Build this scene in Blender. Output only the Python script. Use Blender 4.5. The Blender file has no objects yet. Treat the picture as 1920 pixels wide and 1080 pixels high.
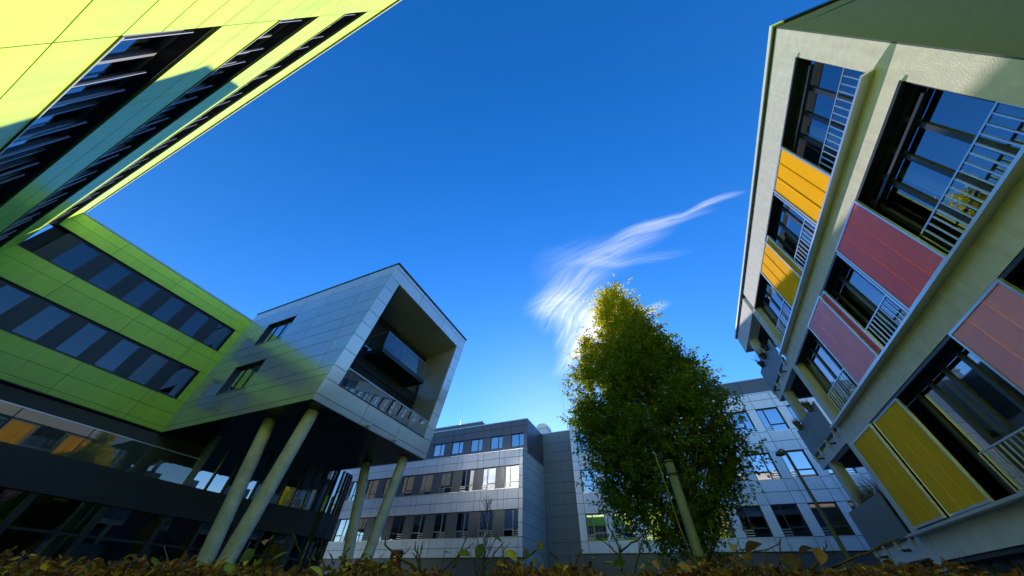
import bpy, math, random
import numpy as np
from mathutils import Matrix, Vector
random.seed(7); rng = np.random.default_rng(7)
SC = bpy.context.scene
COL = SC.collection
R = math.radians
# ---------------------------------------------------------------- camera, sky, sun, exposure
# Frame: camera at the origin, +Y runs along the courtyard, ground at z = -1.3
GZ = -1.3
PITCH, ROLL, YAW, FPX = R(46.0504), R(2.3114), R(25.0238), 568.70
def cam_axes():
    f = Vector((0, math.cos(PITCH), math.sin(PITCH))); u0 = Vector((0, -math.sin(PITCH), math.cos(PITCH))); r0 = Vector((1, 0, 0))
    ri = math.cos(ROLL)*r0 + math.sin(ROLL)*u0; up = -math.sin(ROLL)*r0 + math.cos(ROLL)*u0
    rot = Matrix.Rotation(YAW, 3, 'Z')
    return rot @ ri, rot @ up, rot @ f
RI, UP, FW = cam_axes()
cam = bpy.data.cameras.new('camera'); camo = bpy.data.objects.new('camera', cam); COL.objects.link(camo)
cam.sensor_width = 36; cam.lens = FPX/1920*36; cam.clip_start = 0.05; cam.clip_end = 3000
M = Matrix((( RI.x, UP.x, -FW.x, 0), (RI.y, UP.y, -FW.y, 0), (RI.z, UP.z, -FW.z, 0), (0, 0, 0, 1)))
camo.matrix_world = M; SC.camera = camo
SUN_AZ, SUN_EL = R(-16.4), R(20.75)
SUND = Vector((math.sin(SUN_AZ)*math.cos(SUN_EL), math.cos(SUN_AZ)*math.cos(SUN_EL), math.sin(SUN_EL)))
W = bpy.data.worlds.new('World'); SC.world = W; W.use_nodes = True
nt = W.node_tree; nt.nodes.clear()
def N(tree, typ, **kw):
    n = tree.nodes.new(typ)
    for k, v in kw.items(): setattr(n, k, v)
    return n
sky = N(nt, 'ShaderNodeTexSky', sky_type='NISHITA', sun_disc=False, sun_elevation=SUN_EL, sun_rotation=SUN_AZ)
sky.air_density = 1.0; sky.dust_density = 0.04; sky.ozone_density = 2.5; sky.altitude = 200
hs = N(nt, 'ShaderNodeHueSaturation'); hs.inputs['Saturation'].default_value = 1.36; hs.inputs['Hue'].default_value = .513; hs.inputs['Value'].default_value = 1.0
nt.links.new(sky.outputs[0], hs.inputs['Color'])
geo = N(nt, 'ShaderNodeNewGeometry')
def vm(op, a=None, b=None, scale=None):
    n = N(nt, 'ShaderNodeVectorMath', operation=op)
    for i, v in enumerate((a, b)):
        if v is None: continue
        if hasattr(v, 'is_linked') or hasattr(v, 'links'): nt.links.new(v, n.inputs[i])
        else: n.inputs[i].default_value = v
    if scale is not None: n.inputs['Scale'].default_value = scale
    return n
def ma(op, a, b=None, c=None, clamp=False):
    n = N(nt, 'ShaderNodeMath', operation=op, use_clamp=clamp)
    for i, v in enumerate((a, b, c)):
        if v is None: continue
        if hasattr(v, 'links'): nt.links.new(v, n.inputs[i])
        else: n.inputs[i].default_value = v
    return n.outputs[0]
def pix(x, y):
    return ((x-960)/FPX)*RI - ((y-540)/FPX)*UP + FW
tc = N(nt, 'ShaderNodeTexCoord')
sep = N(nt, 'ShaderNodeSeparateXYZ'); nt.links.new(tc.outputs['Generated'], sep.inputs[0])
zc = ma('MAXIMUM', sep.outputs[2], 0.05)
cu = ma('DIVIDE', sep.outputs[0], zc); cv = ma('DIVIDE', sep.outputs[1], zc)
cmb = N(nt, 'ShaderNodeCombineXYZ'); nt.links.new(cu, cmb.inputs[0]); nt.links.new(cv, cmb.inputs[1])
wn = N(nt, 'ShaderNodeTexNoise'); wn.inputs['Scale'].default_value = 3.5; wn.inputs['Detail'].default_value = 1; nt.links.new(cmb.outputs[0], wn.inputs['Vector'])
wo_ = vm('SUBTRACT', wn.outputs['Color'], (.5, .5, .5)); ws = vm('SCALE', wo_.outputs[0], scale=.10); wz = vm('MULTIPLY', ws.outputs[0], (1, 1, 0)); cmb = vm('ADD', cmb.outputs[0], wz.outputs[0])
# high cirrus: fibrous streaks on a flat layer far overhead, one entry per wisp (start, end, half width, strength, fibre size)
def lay(p): d = pix(*p); return Vector((d.x/d.z, d.y/d.z, 0))
wisps = [((1392, 364), (1275, 410), 8, .42, 2.2), ((1330, 400), (1150, 445), 16, .40, 3), ((1260, 425), (1080, 500), 30, .26, 4), ((1200, 440), (1010, 560), 52, .17, 4),
         ((1110, 505), (1020, 620), 52, .50, 4.5), ((1140, 540), (1060, 670), 56, .95, 5), ((1145, 600), (1040, 705), 26, .5, 3), ((1160, 570), (1100, 640), 45, .75, 3), ((1300, 470), (1120, 500), 10, .14, 2.5), ((1120, 440), (1000, 520), 40, .10, 4), ((1180, 490), (1060, 500), 14, .16, 3),
         ((1255, 566), (1180, 605), 16, .50, 4), ((1090, 560), (990, 580), 40, .30, 5)]
acc = None
for i, (a, b, hw, st, fs) in enumerate(wisps):
    A, B = lay(a), lay(b); c = (A+B)/2; d = (B-A); L = d.length/2*1.25; d.normalize(); n_ = Vector((-d.y, d.x, 0))
    mid = ((a[0]+b[0])/2, (a[1]+b[1])/2); ln = math.hypot(b[0]-a[0], b[1]-a[1]); pn = (-(b[1]-a[1])/ln, (b[0]-a[0])/ln)
    wdt = max(abs((lay((mid[0]+pn[0]*hw, mid[1]+pn[1]*hw))-c).dot(n_)), .004)
    rel = vm('SUBTRACT', cmb.outputs[0], tuple(c))
    dx = N(nt, 'ShaderNodeVectorMath', operation='DOT_PRODUCT'); nt.links.new(rel.outputs[0], dx.inputs[0]); dx.inputs[1].default_value = tuple(d/L)
    dy = N(nt, 'ShaderNodeVectorMath', operation='DOT_PRODUCT'); nt.links.new(rel.outputs[0], dy.inputs[0]); dy.inputs[1].default_value = tuple(n_/wdt)
    bend = ma('MULTIPLY', ma('MULTIPLY', dx.outputs['Value'], dx.outputs['Value']), .25)
    y2 = ma('ADD', dy.outputs['Value'], bend)
    cw = N(nt, 'ShaderNodeCombineXYZ'); nt.links.new(ma('MULTIPLY', dx.outputs['Value'], .9), cw.inputs[0]); nt.links.new(ma('MULTIPLY', y2, fs*1.0), cw.inputs[1]); cw.inputs[2].default_value = i*7.3
    nz = N(nt, 'ShaderNodeTexNoise'); nz.inputs['Scale'].default_value = 1.3; nz.inputs['Detail'].default_value = 5; nz.inputs['Roughness'].default_value = .62; nz.inputs['Distortion'].default_value = .45
    nt.links.new(cw.outputs[0], nz.inputs['Vector'])
    fall = ma('SUBTRACT', 1.0, ma('ADD', ma('MULTIPLY', dx.outputs['Value'], dx.outputs['Value']), ma('MULTIPLY', y2, y2)), clamp=True)
    fib = ma('MULTIPLY_ADD', nz.outputs['Fac'], 1.7, -.42, clamp=True)
    val = ma('MULTIPLY', ma('MULTIPLY', ma('POWER', fall, 1.8), fib), st)
    acc = val if acc is None else ma('ADD', acc, val)
acc = ma('MINIMUM', acc, .9)
mixc = N(nt, 'ShaderNodeMix', data_type='RGBA'); nt.links.new(acc, mixc.inputs[0]); nt.links.new(hs.outputs[0], mixc.inputs[6])
mixc.inputs[7].default_value = (6.4, 6.4, 6.4, 1)
bg = N(nt, 'ShaderNodeBackground'); bg.inputs['Strength'].default_value = 0.15
nt.links.new(mixc.outputs[2], bg.inputs[0])
wo = N(nt, 'ShaderNodeOutputWorld'); nt.links.new(bg.outputs[0], wo.inputs[0])
sl = bpy.data.lights.new('sun', 'SUN'); sl.energy = 3.7; sl.angle = R(0.53); sl.color = (1.0, .90, .74)
so = bpy.data.objects.new('sun', sl); COL.objects.link(so); so.rotation_euler = SUND.to_track_quat('Z', 'Y').to_euler(); so.location = (0, 60, 60)
SC.view_settings.view_transform = 'Standard'; SC.view_settings.look = 'None'; SC.view_settings.exposure = 1.0; SC.view_settings.gamma = 1
SC.render.engine = 'CYCLES'
SC.cycles.max_bounces = 10; SC.cycles.diffuse_bounces = 4; SC.cycles.glossy_bounces = 5; SC.cycles.transparent_max_bounces = 24
SC.cycles.caustics_reflective = False; SC.cycles.caustics_refractive = False; SC.cycles.use_denoising = True
SC.cycles.sample_clamp_indirect = 6

# ---------------------------------------------------------------- materials
MATS = {}
def mat(name, col, rough=.5, metal=0., var=0., nscale=0., namt=0., bump=0., bscale=40., spec=.5, coat=0., stretch=None, streak=0.):
    m = bpy.data.materials.new(name); m.use_nodes = True; t = m.node_tree; b = t.nodes['Principled BSDF']
    b.inputs['Roughness'].default_value = rough; b.inputs['Metallic'].default_value = metal
    b.inputs['Specular IOR Level'].default_value = spec; b.inputs['Coat Weight'].default_value = coat
    b.inputs['Base Color'].default_value = (*col, 1)
    tcn = N(t, 'ShaderNodeNewGeometry'); vec = tcn.outputs['Position']
    if stretch:
        mp = N(t, 'ShaderNodeMapping'); mp.inputs['Scale'].default_value = stretch; t.links.new(vec, mp.inputs[0]); vec = mp.outputs[0]
    fac = None
    if namt:
        nz = N(t, 'ShaderNodeTexNoise'); nz.inputs['Scale'].default_value = nscale; nz.inputs['Detail'].default_value = 6; nz.inputs['Roughness'].default_value = .6
        t.links.new(vec, nz.inputs['Vector'])
        mr = N(t, 'ShaderNodeMapRange'); mr.inputs[1].default_value = .25; mr.inputs[2].default_value = .75; mr.inputs[3].default_value = 1-namt; mr.inputs[4].default_value = 1+namt
        t.links.new(nz.outputs['Fac'], mr.inputs[0]); fac = mr.outputs[0]
        r2 = N(t, 'ShaderNodeMapRange'); r2.inputs[3].default_value = max(rough-.08, .02); r2.inputs[4].default_value = min(rough+.1, 1)
        t.links.new(nz.outputs['Fac'], r2.inputs[0]); t.links.new(r2.outputs[0], b.inputs['Roughness'])
    if var:
        oi = N(t, 'ShaderNodeObjectInfo'); mr = N(t, 'ShaderNodeMapRange'); mr.inputs[3].default_value = 1-var; mr.inputs[4].default_value = 1+var
        t.links.new(oi.outputs['Random'], mr.inputs[0])
        if fac is None: fac = mr.outputs[0]
        else:
            mm = N(t, 'ShaderNodeMath', operation='MULTIPLY'); t.links.new(fac, mm.inputs[0]); t.links.new(mr.outputs[0], mm.inputs[1]); fac = mm.outputs[0]
    if streak:
        mp2 = N(t, 'ShaderNodeMapping'); mp2.inputs['Scale'].default_value = (2.6, 2.6, .22); t.links.new(tcn.outputs['Position'], mp2.inputs[0])
        n2 = N(t, 'ShaderNodeTexNoise'); n2.inputs['Scale'].default_value = 2.0; n2.inputs['Detail'].default_value = 7; n2.inputs['Roughness'].default_value = .65; t.links.new(mp2.outputs[0], n2.inputs['Vector'])
        m2 = N(t, 'ShaderNodeMapRange'); m2.inputs[1].default_value = .35; m2.inputs[2].default_value = .62; m2.inputs[3].default_value = 1-streak; m2.inputs[4].default_value = 1.0; t.links.new(n2.outputs['Fac'], m2.inputs[0])
        if fac is None: fac = m2.outputs[0]
        else:
            mm = N(t, 'ShaderNodeMath', operation='MULTIPLY'); t.links.new(fac, mm.inputs[0]); t.links.new(m2.outputs[0], mm.inputs[1]); fac = mm.outputs[0]
    if fac is not None:
        sc = N(t, 'ShaderNodeVectorMath', operation='SCALE'); sc.inputs[0].default_value = col; t.links.new(fac, sc.inputs['Scale']); t.links.new(sc.outputs[0], b.inputs['Base Color'])
    if bump:
        nb = N(t, 'ShaderNodeTexNoise'); nb.inputs['Scale'].default_value = bscale; nb.inputs['Detail'].default_value = 4; t.links.new(vec, nb.inputs['Vector'])
        bp = N(t, 'ShaderNodeBump'); bp.inputs['Strength'].default_value = bump; bp.inputs['Distance'].default_value = .02
        t.links.new(nb.outputs['Fac'], bp.inputs['Height']); t.links.new(bp.outputs[0], b.inputs['Normal'])
    MATS[name] = m; return m
def glass(name, tint, base, rough=0.0, wavy=0.0):
    m = bpy.data.materials.new(name); m.use_nodes = True; t = m.node_tree; t.nodes.clear()
    tr = N(t, 'ShaderNodeBsdfTransparent'); tr.inputs[0].default_value = (*tint, 1)
    gl = N(t, 'ShaderNodeBsdfGlossy'); gl.inputs['Roughness'].default_value = rough; gl.inputs[0].default_value = (.93, .96, 1, 1)
    fr = N(t, 'ShaderNodeFresnel'); fr.inputs[0].default_value = 1.5
    ad = N(t, 'ShaderNodeMath', operation='MULTIPLY_ADD', use_clamp=True); ad.inputs[1].default_value = 1.0; ad.inputs[2].default_value = base
    t.links.new(fr.outputs[0], ad.inputs[0])
    bf = N(t, 'ShaderNodeNewGeometry'); inv = N(t, 'ShaderNodeMath', operation='SUBTRACT'); inv.inputs[0].default_value = 1; t.links.new(bf.outputs['Backfacing'], inv.inputs[1])
    ml = N(t, 'ShaderNodeMath', operation='MULTIPLY'); t.links.new(ad.outputs[0], ml.inputs[0]); t.links.new(inv.outputs[0], ml.inputs[1])
    if wavy:
        g = N(t, 'ShaderNodeNewGeometry'); nz = N(t, 'ShaderNodeTexNoise'); nz.inputs['Scale'].default_value = .9; nz.inputs['Detail'].default_value = 1
        t.links.new(g.outputs['Position'], nz.inputs['Vector'])
        bp = N(t, 'ShaderNodeBump'); bp.inputs['Strength'].default_value = wavy; bp.inputs['Distance'].default_value = .02
        t.links.new(nz.outputs['Fac'], bp.inputs['Height']); t.links.new(bp.outputs[0], gl.inputs['Normal'])
    mx = N(t, 'ShaderNodeMixShader'); t.links.new(ml.outputs[0], mx.inputs[0]); t.links.new(tr.outputs[0], mx.inputs[1]); t.links.new(gl.outputs[0], mx.inputs[2])
    o = N(t, 'ShaderNodeOutputMaterial'); t.links.new(mx.outputs[0], o.inputs[0]); MATS[name] = m; return m
mat('lime', (.53, .78, .055), .38, 0, .05, 1.1, .05, spec=.5, coat=.08, streak=.12)
mat('joint', (.035, .04, .04), .8)
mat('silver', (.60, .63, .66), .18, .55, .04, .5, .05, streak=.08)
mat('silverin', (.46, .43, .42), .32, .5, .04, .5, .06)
mat('greypanel', (.68, .69, .70), .46, .35, .05, .6, .05, streak=.10)
mat('greydark', (.10, .105, .115), .4, .4, .05, .6, .05)
mat('recess', (.20, .205, .20), .55, .3, .04, .6, .05)
mat('anthracite', (.022, .025, .030), .35, .2, .05)
mat('spandrel', (.030, .034, .038), .5, .2, 0, 1.2, .12)
mat('frame', (.030, .035, .042), .4, .2)
mat('framegrey', (.22, .225, .23), .4, .4)
mat('steel', (.55, .57, .58), .32, .85, 0, 3, .08)
mat('white', (.72, .74, .75), .4, 0, .02, 3, .04)
mat('interior', (.03, .034, .04), .9, 0, .3)
mat('room', (.10, .10, .10), .9)
mat('blind', (.62, .63, .62), .7, 0, .06)
mat('curtain', (.55, .55, .50), .85, 0, .1)
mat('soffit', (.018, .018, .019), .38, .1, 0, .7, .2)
mat('bluesoffit', (.16, .18, .2), .4, .5, .03)
mat('concrete', (.60, .565, .555), .85, 0, .02, 5, .12, bump=.30, bscale=38, streak=.11)
mat('render', (.53, .50, .48), .9, 0, .02, 3.5, .12, bump=.35, bscale=60, streak=.18)
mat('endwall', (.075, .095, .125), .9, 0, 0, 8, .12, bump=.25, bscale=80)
mat('column', (.54, .52, .45), .75, 0, 0, 2.3, .28, bump=.45, bscale=9)
mat('alu', (.60, .62, .64), .34, .75, .03)
mat('balpanel', (.17, .185, .195), .5, .35, .04, 20, .06)
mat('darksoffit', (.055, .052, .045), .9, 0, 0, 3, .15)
mat('bark', (.075, .06, .042), .9, 0, 0, 8, .3, bump=.8, bscale=30)
mat('twig', (.048, .036, .028), .85, 0, 0, 20, .3)
mat('postmetal', (.058, .064, .072), .6, .0, 0, 6, .22, bump=.1, bscale=40)
mat('postgrey', (.075, .085, .11), .65, 0, 0, 6, .22); mat('pot', (.03, .035, .033), .7); mat('potbrown', (.13, .085, .05), .9, 0, .1)
mat('paving', (.20, .195, .185), .85, 0, 0, 1.5, .15, bump=.3, bscale=30)
mat('lawn', (.05, .075, .022), .95, 0, 0, 3, .3, bump=.8, bscale=60)
mat('asphalt', (.05, .05, .052), .9, 0, 0, 8, .2)
mat('brick', (.17, .10, .075), .9, 0, 0, 6, .2); mat('rooftile', (.10, .055, .045), .9, 0, 0, 6, .2); mat('redsign', (.16, .02, .018), .5); mat('signdark', (.025, .025, .03), .5); mat('lettering', (.5, .5, .48), .6)
mat('cord', (.18, .17, .15), .8); mat('drygrass', (.22, .17, .09), .9, 0, .3)
mat('flower', (.25, .05, .22), .8); mat('lampwhite', (.6, .62, .6), .4)
def screen(name, col, rib=0.):
    m = mat(name, col, .8, 0, .05, 2, .05, spec=.02); t = m.node_tree; b = t.nodes['Principled BSDF']
    g = N(t, 'ShaderNodeNewGeometry'); s = N(t, 'ShaderNodeSeparateXYZ'); t.links.new(g.outputs['Position'], s.inputs[0])
    w = N(t, 'ShaderNodeMath', operation='MULTIPLY'); w.inputs[1].default_value = 2*math.pi/.028; t.links.new(s.outputs[1], w.inputs[0])
    si = N(t, 'ShaderNodeMath', operation='SINE'); t.links.new(w.outputs[0], si.inputs[0])
    bp = N(t, 'ShaderNodeBump'); bp.inputs['Strength'].default_value = .55; bp.inputs['Distance'].default_value = .006
    t.links.new(si.outputs[0], bp.inputs['Height']); t.links.new(bp.outputs[0], b.inputs['Normal'])
screen('screenyellow', (.95, .44, .008)); screen('screenpink', (.96, .38, .62)); screen('screenred', (.92, .19, .36)); screen('screenochre', (.80, .43, .03))
glass('pane', (.70, .74, .75), .20, 0, .02)
glass('paneblue', (.60, .66, .70), .42, 0, .015)
glass('panedark', (.55, .58, .6), .10, 0, .03)
glass('panewing', (.30, .34, .38), .09, 0, .03)
glass('rail', (.86, .92, .90), .11, 0)
def leafmat(name, trans=.4, rough=.55):
    m = bpy.data.materials.new(name); m.use_nodes = True; t = m.node_tree; b = t.nodes['Principled BSDF']
    a = N(t, 'ShaderNodeVertexColor', layer_name='Col'); t.links.new(a.outputs[0], b.inputs['Base Color']); b.inputs['Roughness'].default_value = rough
    b.inputs['Specular IOR Level'].default_value = .35
    tl = N(t, 'ShaderNodeBsdfTranslucent'); hsn = N(t, 'ShaderNodeHueSaturation'); hsn.inputs['Value'].default_value = 1.9; hsn.inputs['Saturation'].default_value = 1.1
    t.links.new(a.outputs[0], hsn.inputs['Color']); t.links.new(hsn.outputs[0], tl.inputs[0])
    mx = N(t, 'ShaderNodeMixShader'); mx.inputs[0].default_value = trans
    t.links.new(b.outputs[0], mx.inputs[1]); t.links.new(tl.outputs[0], mx.inputs[2]); t.links.new(mx.outputs[0], t.nodes['Material Output'].inputs[0])
    MATS[name] = m
leafmat('leaf', .58); leafmat('dryleaf', .25, .7)

# ---------------------------------------------------------------- object helpers
WM = {}; MC = {}
def link(o, parent, loc):
    COL.objects.link(o); w = Matrix.Translation(loc); o.location = loc
    if parent is not None:
        o.parent = parent; o.matrix_parent_inverse = WM[parent.name].inverted()
    WM[o.name] = w
    return o
def thing(name, label, cat, loc, group=None):
    o = bpy.data.objects.new(name, None); o.empty_display_size = .2; link(o, None, Vector(loc)); tag(o, label, cat, group); return o
def tag(o, label, cat, group=None):
    o['label'] = label; o['category'] = cat
    if group: o['group'] = group
    return o
BF = [(0, 3, 2, 1), (4, 5, 6, 7), (0, 1, 5, 4), (1, 2, 6, 5), (2, 3, 7, 6), (3, 0, 4, 7)]
def norm(b): x0, x1, y0, y1, z0, z1 = b; return min(x0, x1), max(x0, x1), min(y0, y1), max(y0, y1), min(z0, z1), max(z0, z1)
def bx(name, parent, m, b):
    """one axis-aligned box as one object; alike boxes share their mesh"""
    x0, x1, y0, y1, z0, z1 = norm(b); d = (x1-x0, y1-y0, z1-z0); key = (round(d[0], 3), round(d[1], 3), round(d[2], 3), m)
    me = MC.get(key)
    if me is None:
        a, bb, c = d[0]/2, d[1]/2, d[2]/2
        me = bpy.data.meshes.new(name); me.from_pydata([(-a, -bb, -c), (a, -bb, -c), (a, bb, -c), (-a, bb, -c), (-a, -bb, c), (a, -bb, c), (a, bb, c), (-a, bb, c)], [], BF)
        me.materials.append(MATS[m]); MC[key] = me
    return link(bpy.data.objects.new(name, me), parent, Vector(((x0+x1)/2, (y0+y1)/2, (z0+z1)/2)))
def mesh(name, parent, m, v, f, smooth=False):
    c = Vector(np.mean(np.array([tuple(p) for p in v]), axis=0)); me = bpy.data.meshes.new(name)
    me.from_pydata([tuple(Vector(p)-c) for p in v], [], f); ms = m if isinstance(m, (list, tuple)) else [m]
    for q in ms: me.materials.append(MATS[q])
    if smooth: me.polygons.foreach_set('use_smooth', [True]*len(me.polygons))
    me.update()
    return link(bpy.data.objects.new(name, me), parent, c)
def mb(name, parent, m, bs):
    v, f = [], []
    for b in bs:
        x0, x1, y0, y1, z0, z1 = norm(b); n = len(v)
        v += [(x0, y0, z0), (x1, y0, z0), (x1, y1, z0), (x0, y1, z0), (x0, y0, z1), (x1, y0, z1), (x1, y1, z1), (x0, y1, z1)]
        f += [tuple(i+n for i in q) for q in BF]
    return mesh(name, parent, m, v, f)
def hexa(name, parent, m, p8):
    return mesh(name, parent, m, p8, BF)
def tube(pts, rad, seg=8, cap=True):
    """swept tube through points; rad a number or list; returns verts, faces"""
    v, f = [], []; n = len(pts); pts = [Vector(p) for p in pts]
    ref = None
    for i, p in enumerate(pts):
        d = (pts[min(i+1, n-1)]-pts[max(i-1, 0)]).normalized()
        if ref is None: ref = d.orthogonal().normalized()
        a = (ref-d*ref.dot(d)).normalized(); b = d.cross(a); ref = a
        r = rad[i] if isinstance(rad, (list, tuple)) else rad
        for k in range(seg):
            t = 2*math.pi*k/seg; v.append(p+a*math.cos(t)*r+b*math.sin(t)*r)
    for i in range(n-1):
        for k in range(seg):
            f.append((i*seg+k, i*seg+(k+1) % seg, (i+1)*seg+(k+1) % seg, (i+1)*seg+k))
    if cap: f.append(tuple(range(seg-1, -1, -1))); f.append(tuple((n-1)*seg+k for k in range(seg)))
    return v, f
def tubes(name, parent, m, lst, seg=8, smooth=True):
    v, f = [], []
    for pts, r in lst:
        a, b = tube(pts, r, seg); n = len(v); v += a; f += [tuple(i+n for i in q) for q in b]
    return mesh(name, parent, m, v, f, smooth)
class Facade:
    """a vertical wall plane: axis 'x' or 'y', its position and which way it faces; d runs outward"""
    def __init__(s, axis, pos, sgn): s.ax, s.p, s.g = axis, pos, sgn
    def b(s, a0, a1, z0, z1, d0, d1):
        q0, q1 = s.p+s.g*d0, s.p+s.g*d1
        return (q0, q1, a0, a1, z0, z1) if s.ax == 'x' else (a0, a1, q0, q1, z0, z1)
    def panels(s, parent, m, cuts, z0, z1, gap=.02, t=.035, name='panel', skip=()):
        for i in range(len(cuts)-1):
            if i in skip: continue
            a0, a1 = sorted((cuts[i], cuts[i+1]))
            bx(name, parent, m, s.b(a0+gap/2, a1-gap/2, z0+gap/2, z1-gap/2, .002, t))
    def window(s, parent, a0, a1, z0, z1, cols, transom=None, fr=.055, d=-.16, m='frame', g='pane', guard=None, blind=None, name='window', gm='steel'):
        """cols: split positions between a0 and a1; transom: {column index: height}; guard: column index with fall bars"""
        e = [a0]+list(cols)+[a1]; fb = [s.b(a0, a1, z0, z0+fr, d-.05, d+.03), s.b(a0, a1, z1-fr, z1, d-.05, d+.03)]
        for i, a in enumerate(e):
            lo = a if i == 0 else a-fr/2*1.3; hi = a if i == len(e)-1 else a+fr/2*1.3
            if i == 0: hi = a+fr
            if i == len(e)-1: lo = a-fr
            fb.append(s.b(lo, hi, z0+fr, z1-fr, d-.05, d+.028))
        transom = transom or {}
        for i, zt in transom.items(): fb.append(s.b(e[i]+fr*.5, e[i+1]-fr*.5, zt-fr*.65, zt+fr*.65, d-.05, d+.026))
        w = mb(name, parent, m, fb)
        for i in range(len(e)-1):
            zs = [z0+fr, transom[i], z1-fr] if i in transom else [z0+fr, z1-fr]
            for k in range(len(zs)-1):
                bx('pane', w, g, s.b(e[i]+fr*.6, e[i+1]-fr*.6, zs[k], zs[k+1], d-.02, d-.008))
            if blind and i in blind:
                bx('blind', w, 'blind', s.b(e[i]+fr, e[i+1]-fr, z1-(z1-z0)*blind[i], z1-fr, d-.09, d-.06))
        if guard is not None:
            for ii in (guard if isinstance(guard, (list, tuple)) else [guard]):
                a, b_ = e[ii]+.01, e[ii+1]-.01
                mb('guard_rail', w, gm, [s.b(a-.03, b_+.03, z0+h, z0+h+.035, d+.05, d+.075) for h in (.12, .27, .42)])
        return w

# ---------------------------------------------------------------- the setting: ground
def sheet(name, m, b):
    o = bx(name, None, m, b); o['kind'] = 'structure'; return o
sheet('ground', 'asphalt', (-700, 700, -700, 700, GZ-.5, GZ-.004))
sheet('pavement', 'paving', (-22.5, 6, 3.2, 28, GZ-.3, GZ+.004))
sheet('lawn', 'lawn', (-12, 5.5, 1.6, 3.0, GZ-.3, GZ+.05))

# ---------------------------------------------------------------- lime green building (two wings in an L)
lime = thing('lime_office_building', 'L-shaped building clad in lime green panels with dark ribbon windows', 'building', (-25, -1.64, GZ))
LT = 14.12
fl = Facade('y', -1.64, 1); fg = Facade('x', -25, 1)
XR = 9.0; XW = -4.6                                                # right end of the wing and of its window bands
bands = [(11.02, 12.72), (7.93, 9.58), (4.62, 6.34), (1.45, 3.15)]
# solid wall behind the cladding, with the window bands left open
wl = []
zs = [GZ]+[z for b in reversed(bands) for z in b]+[LT-.05]
for i in range(0, len(zs), 2): wl.append(fl.b(-25.3, XW, zs[i], zs[i+1], -.30, 0))
wl.append(fl.b(XW, XR, GZ, LT-.05, -.30, 0))
wl.append((-25.3, XR, -14, -1.941, GZ, LT-.06))
mb('wall', lime, 'joint', wl)
mb('window_lining', lime, 'anthracite', [fl.b(-25, XW+.0, z1-.03, z1+.0, -.29, -.002) for z0, z1 in bands]+[fl.b(XW-.03, XW, z0, z1-.03, -.29, -.002) for z0, z1 in bands])
vc = [XR, 5.3, 2.35, -.6, XW]; vcw = [XW, -7.55, -10.5, -13.45, -16.4, -19.35, -22.3, -25]
rows = [GZ, -.55, .1, .78, 1.45, 2.02, 2.59, 3.15, 3.88, 4.62, 5.19, 5.78, 6.34, 7.08, 7.93, 8.48, 9.03, 9.58, 10.3, 11.02, 11.6, 12.15, 12.72, 13.42, LT-.08]
def inband(z): return any(b0-.01 < z < b1-.01 for b0, b1 in bands)
for i in range(len(rows)-1):
    if rows[i] < 1.4: continue
    fl.panels(lime, 'lime', vc, rows[i], rows[i+1], .020)
    if not inband(rows[i]): fl.panels(lime, 'lime', vcw, rows[i], rows[i+1], .020)
for z0, z1 in bands:                                               # ribbon windows: one unit per 1.33 m
    a = XW-.03; k = 0
    while a-1.33 > -25:
        fl.window(lime, a-1.33, a, z0, z1, [a-.80 if k % 2 else a-.53], {0 if k % 2 else 1: z0+.55}, .05, -.19, 'framegrey', 'panedark', guard=(0 if k % 2 == 0 else 1) if k % 2 else None); a -= 1.33; k += 1
    mb('sill', lime, 'frame', [fl.b(-25, XW, z0-.01, z0+.02, -.15, .045)]); mb('sill_edge', lime, 'alu', [fl.b(-25, XW, z0+.0, z0+.022, .046, .055)])
    a = XW-.35
    while a > -24.6: bx('blind_guide', lime, 'alu', fl.b(a-.012, a+.012, z0+.02, z1-.22, -.07, -.045)); a -= 1.33 if int(a*10) % 2 else .665
mb('parapet_cap', lime, 'white', [fl.b(-25.05, XR, LT-.04, LT+.04, -.4, .09)])
mb('parapet_shadow_gap', lime, 'anthracite', [fl.b(-25, XR, LT-.08, LT-.042, -.2, .055)])
# green wing facing the courtyard
gb = [(11.03, 12.80), (7.72, 9.53)]; GY = 7.725; YS = -1.64
mb('wall', lime, 'joint', [fg.b(YS, 8.2, 12.80, LT-.15, -.30, 0), fg.b(YS, 8.2, 9.53, 11.03, -.30, 0), fg.b(YS, 8.2, 6.08, 7.72, -.30, 0)] + [fg.b(GY, 8.2, z0, z1, -.30, 0) for z0, z1 in gb]+[(-40, -25.301, YS, 20, 6.1, LT-.16)])
gc = [8.2, 6.43, 3.49, .55, YS]
for z0, z1 in [(13.36, 13.92), (12.80, 13.36), (10.42, 11.03), (9.53, 10.42), (6.98, 7.72), (6.28, 6.98), (6.05, 6.28)]: fg.panels(lime, 'lime', gc, z0, z1, .016)
for z0, z1 in gb:
    for k in range(3): fg.panels(lime, 'lime', [GY, 8.2], z0+(z1-z0)*k/3, z0+(z1-z0)*(k+1)/3, .016)
    mb('window_lining', lime, 'anthracite', [fg.b(YS, GY, z1-.025, z1, -.29, -.003), fg.b(GY-.025, GY, z0, z1-.025, -.29, -.003)])
    mb('sill', lime, 'frame', [fg.b(YS, GY, z0-.02, z0+.03, -.2, .06)])
    y = GY-.08; k = 0
    off = .0 if z0 > 10 else .30
    y = GY-.08+off*0
    while y-1.46 > YS:
        fg.window(lime, y-.92, y, z0+.03, z1-.03, [], None, .07, -.12, 'frame', 'panewing')
        bx('infill_panel', lime, 'anthracite', fg.b(y-1.46, y-.925, z0+.03, z1-.03, -.16, -.085)); y -= 1.463; k += 1
for (yy, zz0, zz1, hh) in ((3.2, 11.1, 12.75, .5), (-.9, 11.1, 12.75, .8), (5.1, 7.8, 9.45, .35), (1.9, 7.8, 9.45, .7)): bx('blind', lime, 'blind', fg.b(yy, yy+.8, zz1-hh, zz1, -.28, -.25))
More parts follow.
